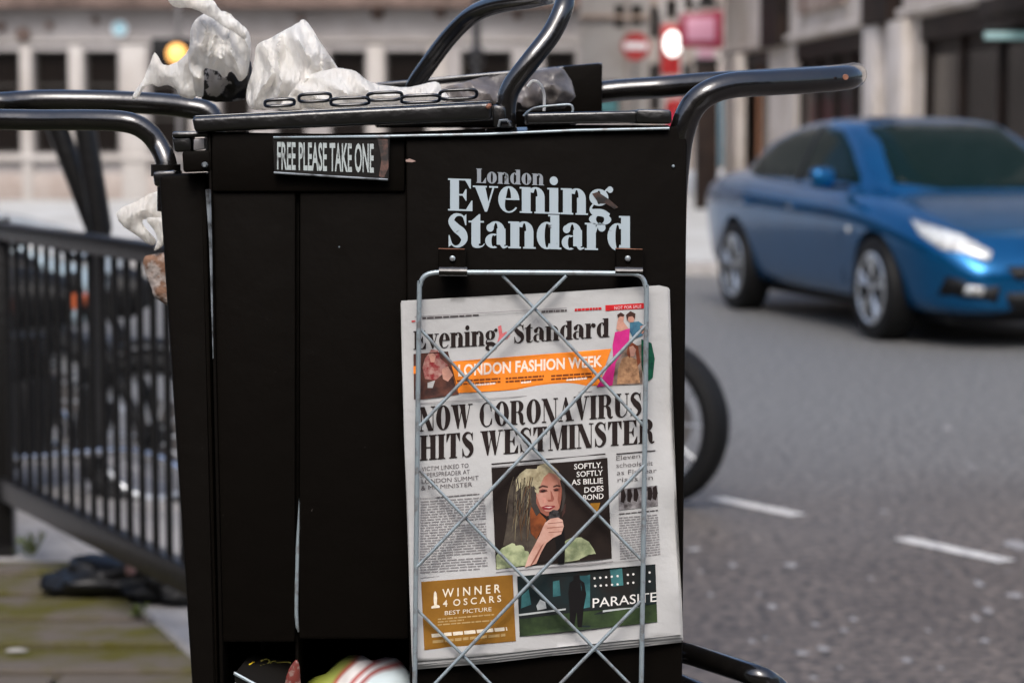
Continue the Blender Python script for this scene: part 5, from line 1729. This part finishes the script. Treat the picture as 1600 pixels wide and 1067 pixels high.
t = thing('plastic_bundle', 'dirty greyish brown plastic in the rear box of the cart behind the hoop', 'plastic bag', tuple(P(790, 170, 3.0)))
crumple('film_bundle', [(660, 168), (690, 140), (720, 130), (770, 118), (830, 112), (880, 108), (882, 170)], 2.98, K['film_grey'], t, amp=.05, seed=7)
# plastic hanging at the left of the cart
t = thing('torn_plastic_bag', 'torn white plastic bag hanging over the railing side of the cart', 'plastic bag', tuple(P(225, 340, 3.0)))
crumple('bag_skin', [(182, 332), (196, 322), (214, 314), (232, 304), (250, 298), (262, 300), (262, 345), (246, 345), (232, 342), (222, 346), (232, 362), (244, 376), (236, 384), (216, 370), (198, 358), (186, 346)], 2.95, K['film'], t, amp=.015, thick=.01, seed=8, grid=5)
crumple('bag_handle', [(228, 342), (246, 340), (262, 346), (262, 372), (252, 386), (240, 392), (246, 376), (240, 358)], 2.93, K['film'], t, amp=.012, thick=.008, seed=9, grid=5)
crumple('brown_lining', [(224, 404), (240, 398), (262, 398), (270, 440), (270, 478), (256, 474), (240, 462), (236, 448), (228, 430)], 2.94, K['brown'], t, amp=.015, thick=.008, seed=10, grid=5)

# things in the bottom of the compartment
t = thing('magazine', 'black covered magazine with yellow marks in the bottom of the cart', 'magazine', tuple(P(420, 1060, Y0 + .12)))
mg = [P(366, 1052, Y0 - .01), P(440, 1092, Y0 - .02), P(468, 1030, Y0 + .07), P(396, 1012, Y0 + .08)]
hexa('cover', mg, Vector((0, .002, -.01)), mat('black_cover', (.008, .007, .006), rough=.4), t, .001, 1)
hexa('page_block', [p + Vector((0, .003, -.011)) for p in mg], Vector((0, 0, -.012)), K['paper'], t)
tube('cover_edge', [mg[0] + Vector((0, -.001, .001)), mg[1] + Vector((0, -.001, .001))], .002, K['wire'], t, seg=6)


def on_mag(u, v, h=.0012):
    a = mg[0].lerp(mg[1], u); b = mg[3].lerp(mg[2], u)
    p = a.lerp(b, v); n_ = (mg[1] - mg[0]).cross(mg[3] - mg[0]).normalized()
    if n_.z < 0: n_ = -n_
    return p + n_ * h


yl = mat('yellow_print', (.62, .45, .02), rough=.5)
for poly in ([(.12, .42), (.34, .30), (.40, .42), (.18, .56)],):
    mesh('yellow_print', [on_mag(*p) for p in poly], [(0, 1, 2, 3)], yl, t)
for i, pp in enumerate(([(.30, .62), (.34, .70), (.40, .74), (.46, .68), (.44, .58), (.38, .54)], [(.46, .52), (.52, .62), (.62, .72), (.74, .80), (.86, .84)], [(.34, .5), (.44, .46), (.5, .56), (.5, .7), (.56, .76)])):
    tube('yellow_scroll', catmull([on_mag(a, b, .0015) for a, b in pp], 4), .0012, mat('olive_print', (.32, .29, .06), rough=.5), t, seg=5)
t = thing('crisp_packet', 'crumpled red wrapper squeezed against the partition in the cart bottom', 'wrapper', tuple(P(458, 1060, Y0 + .06)))
crumple('wrapper', [(440, 1090), (446, 1062), (452, 1044), (462, 1030), (468, 1040), (468, 1090)], Y0 - .0, mat('red_wrapper', (.13, .025, .018), rough=.4, col2=(.20, .12, .10), vscale=120, thr=(.42, .5)), t, amp=.01, thick=.01, seed=12, grid=5)
# rounded plastic sack with printed bands
cB = P(568, 1122, Y0 + .075)
t = thing('plastic_sack', 'bulging white plastic sack with green and red printed bands in the cart bottom', 'plastic bag', (cB.x, cB.y, cB.z - .02))
m = bpy.data.materials.new('banded_plastic'); m.use_nodes = True
nn, ll = m.node_tree.nodes, m.node_tree.links
bs = nn['Principled BSDF']; bs.inputs['Roughness'].default_value = .3
tc = nn.new('ShaderNodeTexCoord'); mp = nn.new('ShaderNodeMapping'); mp.inputs['Location'].default_value = (-cB.x - .036, 0, -cB.z - .008)
ln = nn.new('ShaderNodeVectorMath'); ln.operation = 'MULTIPLY'; ln.inputs[1].default_value = (1, 0, 1)
lg = nn.new('ShaderNodeVectorMath'); lg.operation = 'LENGTH'
rp = nn.new('ShaderNodeValToRGB')
ll.new(tc.outputs['Object'], mp.inputs[0]); ll.new(mp.outputs[0], ln.inputs[0]); ll.new(ln.outputs[0], lg.inputs[0])
mr = nn.new('ShaderNodeMapRange'); mr.inputs[1].default_value = .0; mr.inputs[2].default_value = .105
ll.new(lg.outputs['Value'], mr.inputs[0]); ll.new(mr.outputs[0], rp.inputs[0])
cr = rp.color_ramp; cr.interpolation = 'LINEAR'
stops = [(0, (.50, .58, .60)), (.50, (.52, .6, .62)), (.54, (.30, .06, .05)), (.57, (.6, .6, .6)), (.61, (.35, .07, .06)), (.64, (.62, .6, .58)), (.70, (.66, .62, .6)), (.73, (.40, .10, .07)), (.77, (.30, .34, .08)), (.9, (.22, .25, .04)), (1, (.12, .13, .02))]
cr.elements[0].position = 0; cr.elements[0].color = (*stops[0][1], 1)
cr.elements[1].position = 1; cr.elements[1].color = (*stops[-1][1], 1)
for p_, c_ in stops[1:-1]:
    e = cr.elements.new(p_); e.color = (*c_, 1)
ll.new(rp.outputs[0], bs.inputs['Base Color'])
bm = bmesh.new(); bmesh.ops.create_icosphere(bm, subdivisions=4, radius=1)
for v in bm.verts:
    n_ = noise.noise(v.co * 1.7) * .16 - abs(noise.noise(v.co * 3.1)) * .12 + noise.noise(v.co * 8) * .025
    v.co = Vector((v.co.x * .078, v.co.y * .082, v.co.z * .078)) * (1 + n_) + cB + Vector((0, 0, -.006))
me = bpy.data.meshes.new('sack'); bm.to_mesh(me); bm.free()
link('sack', me, t, m, smooth=True)
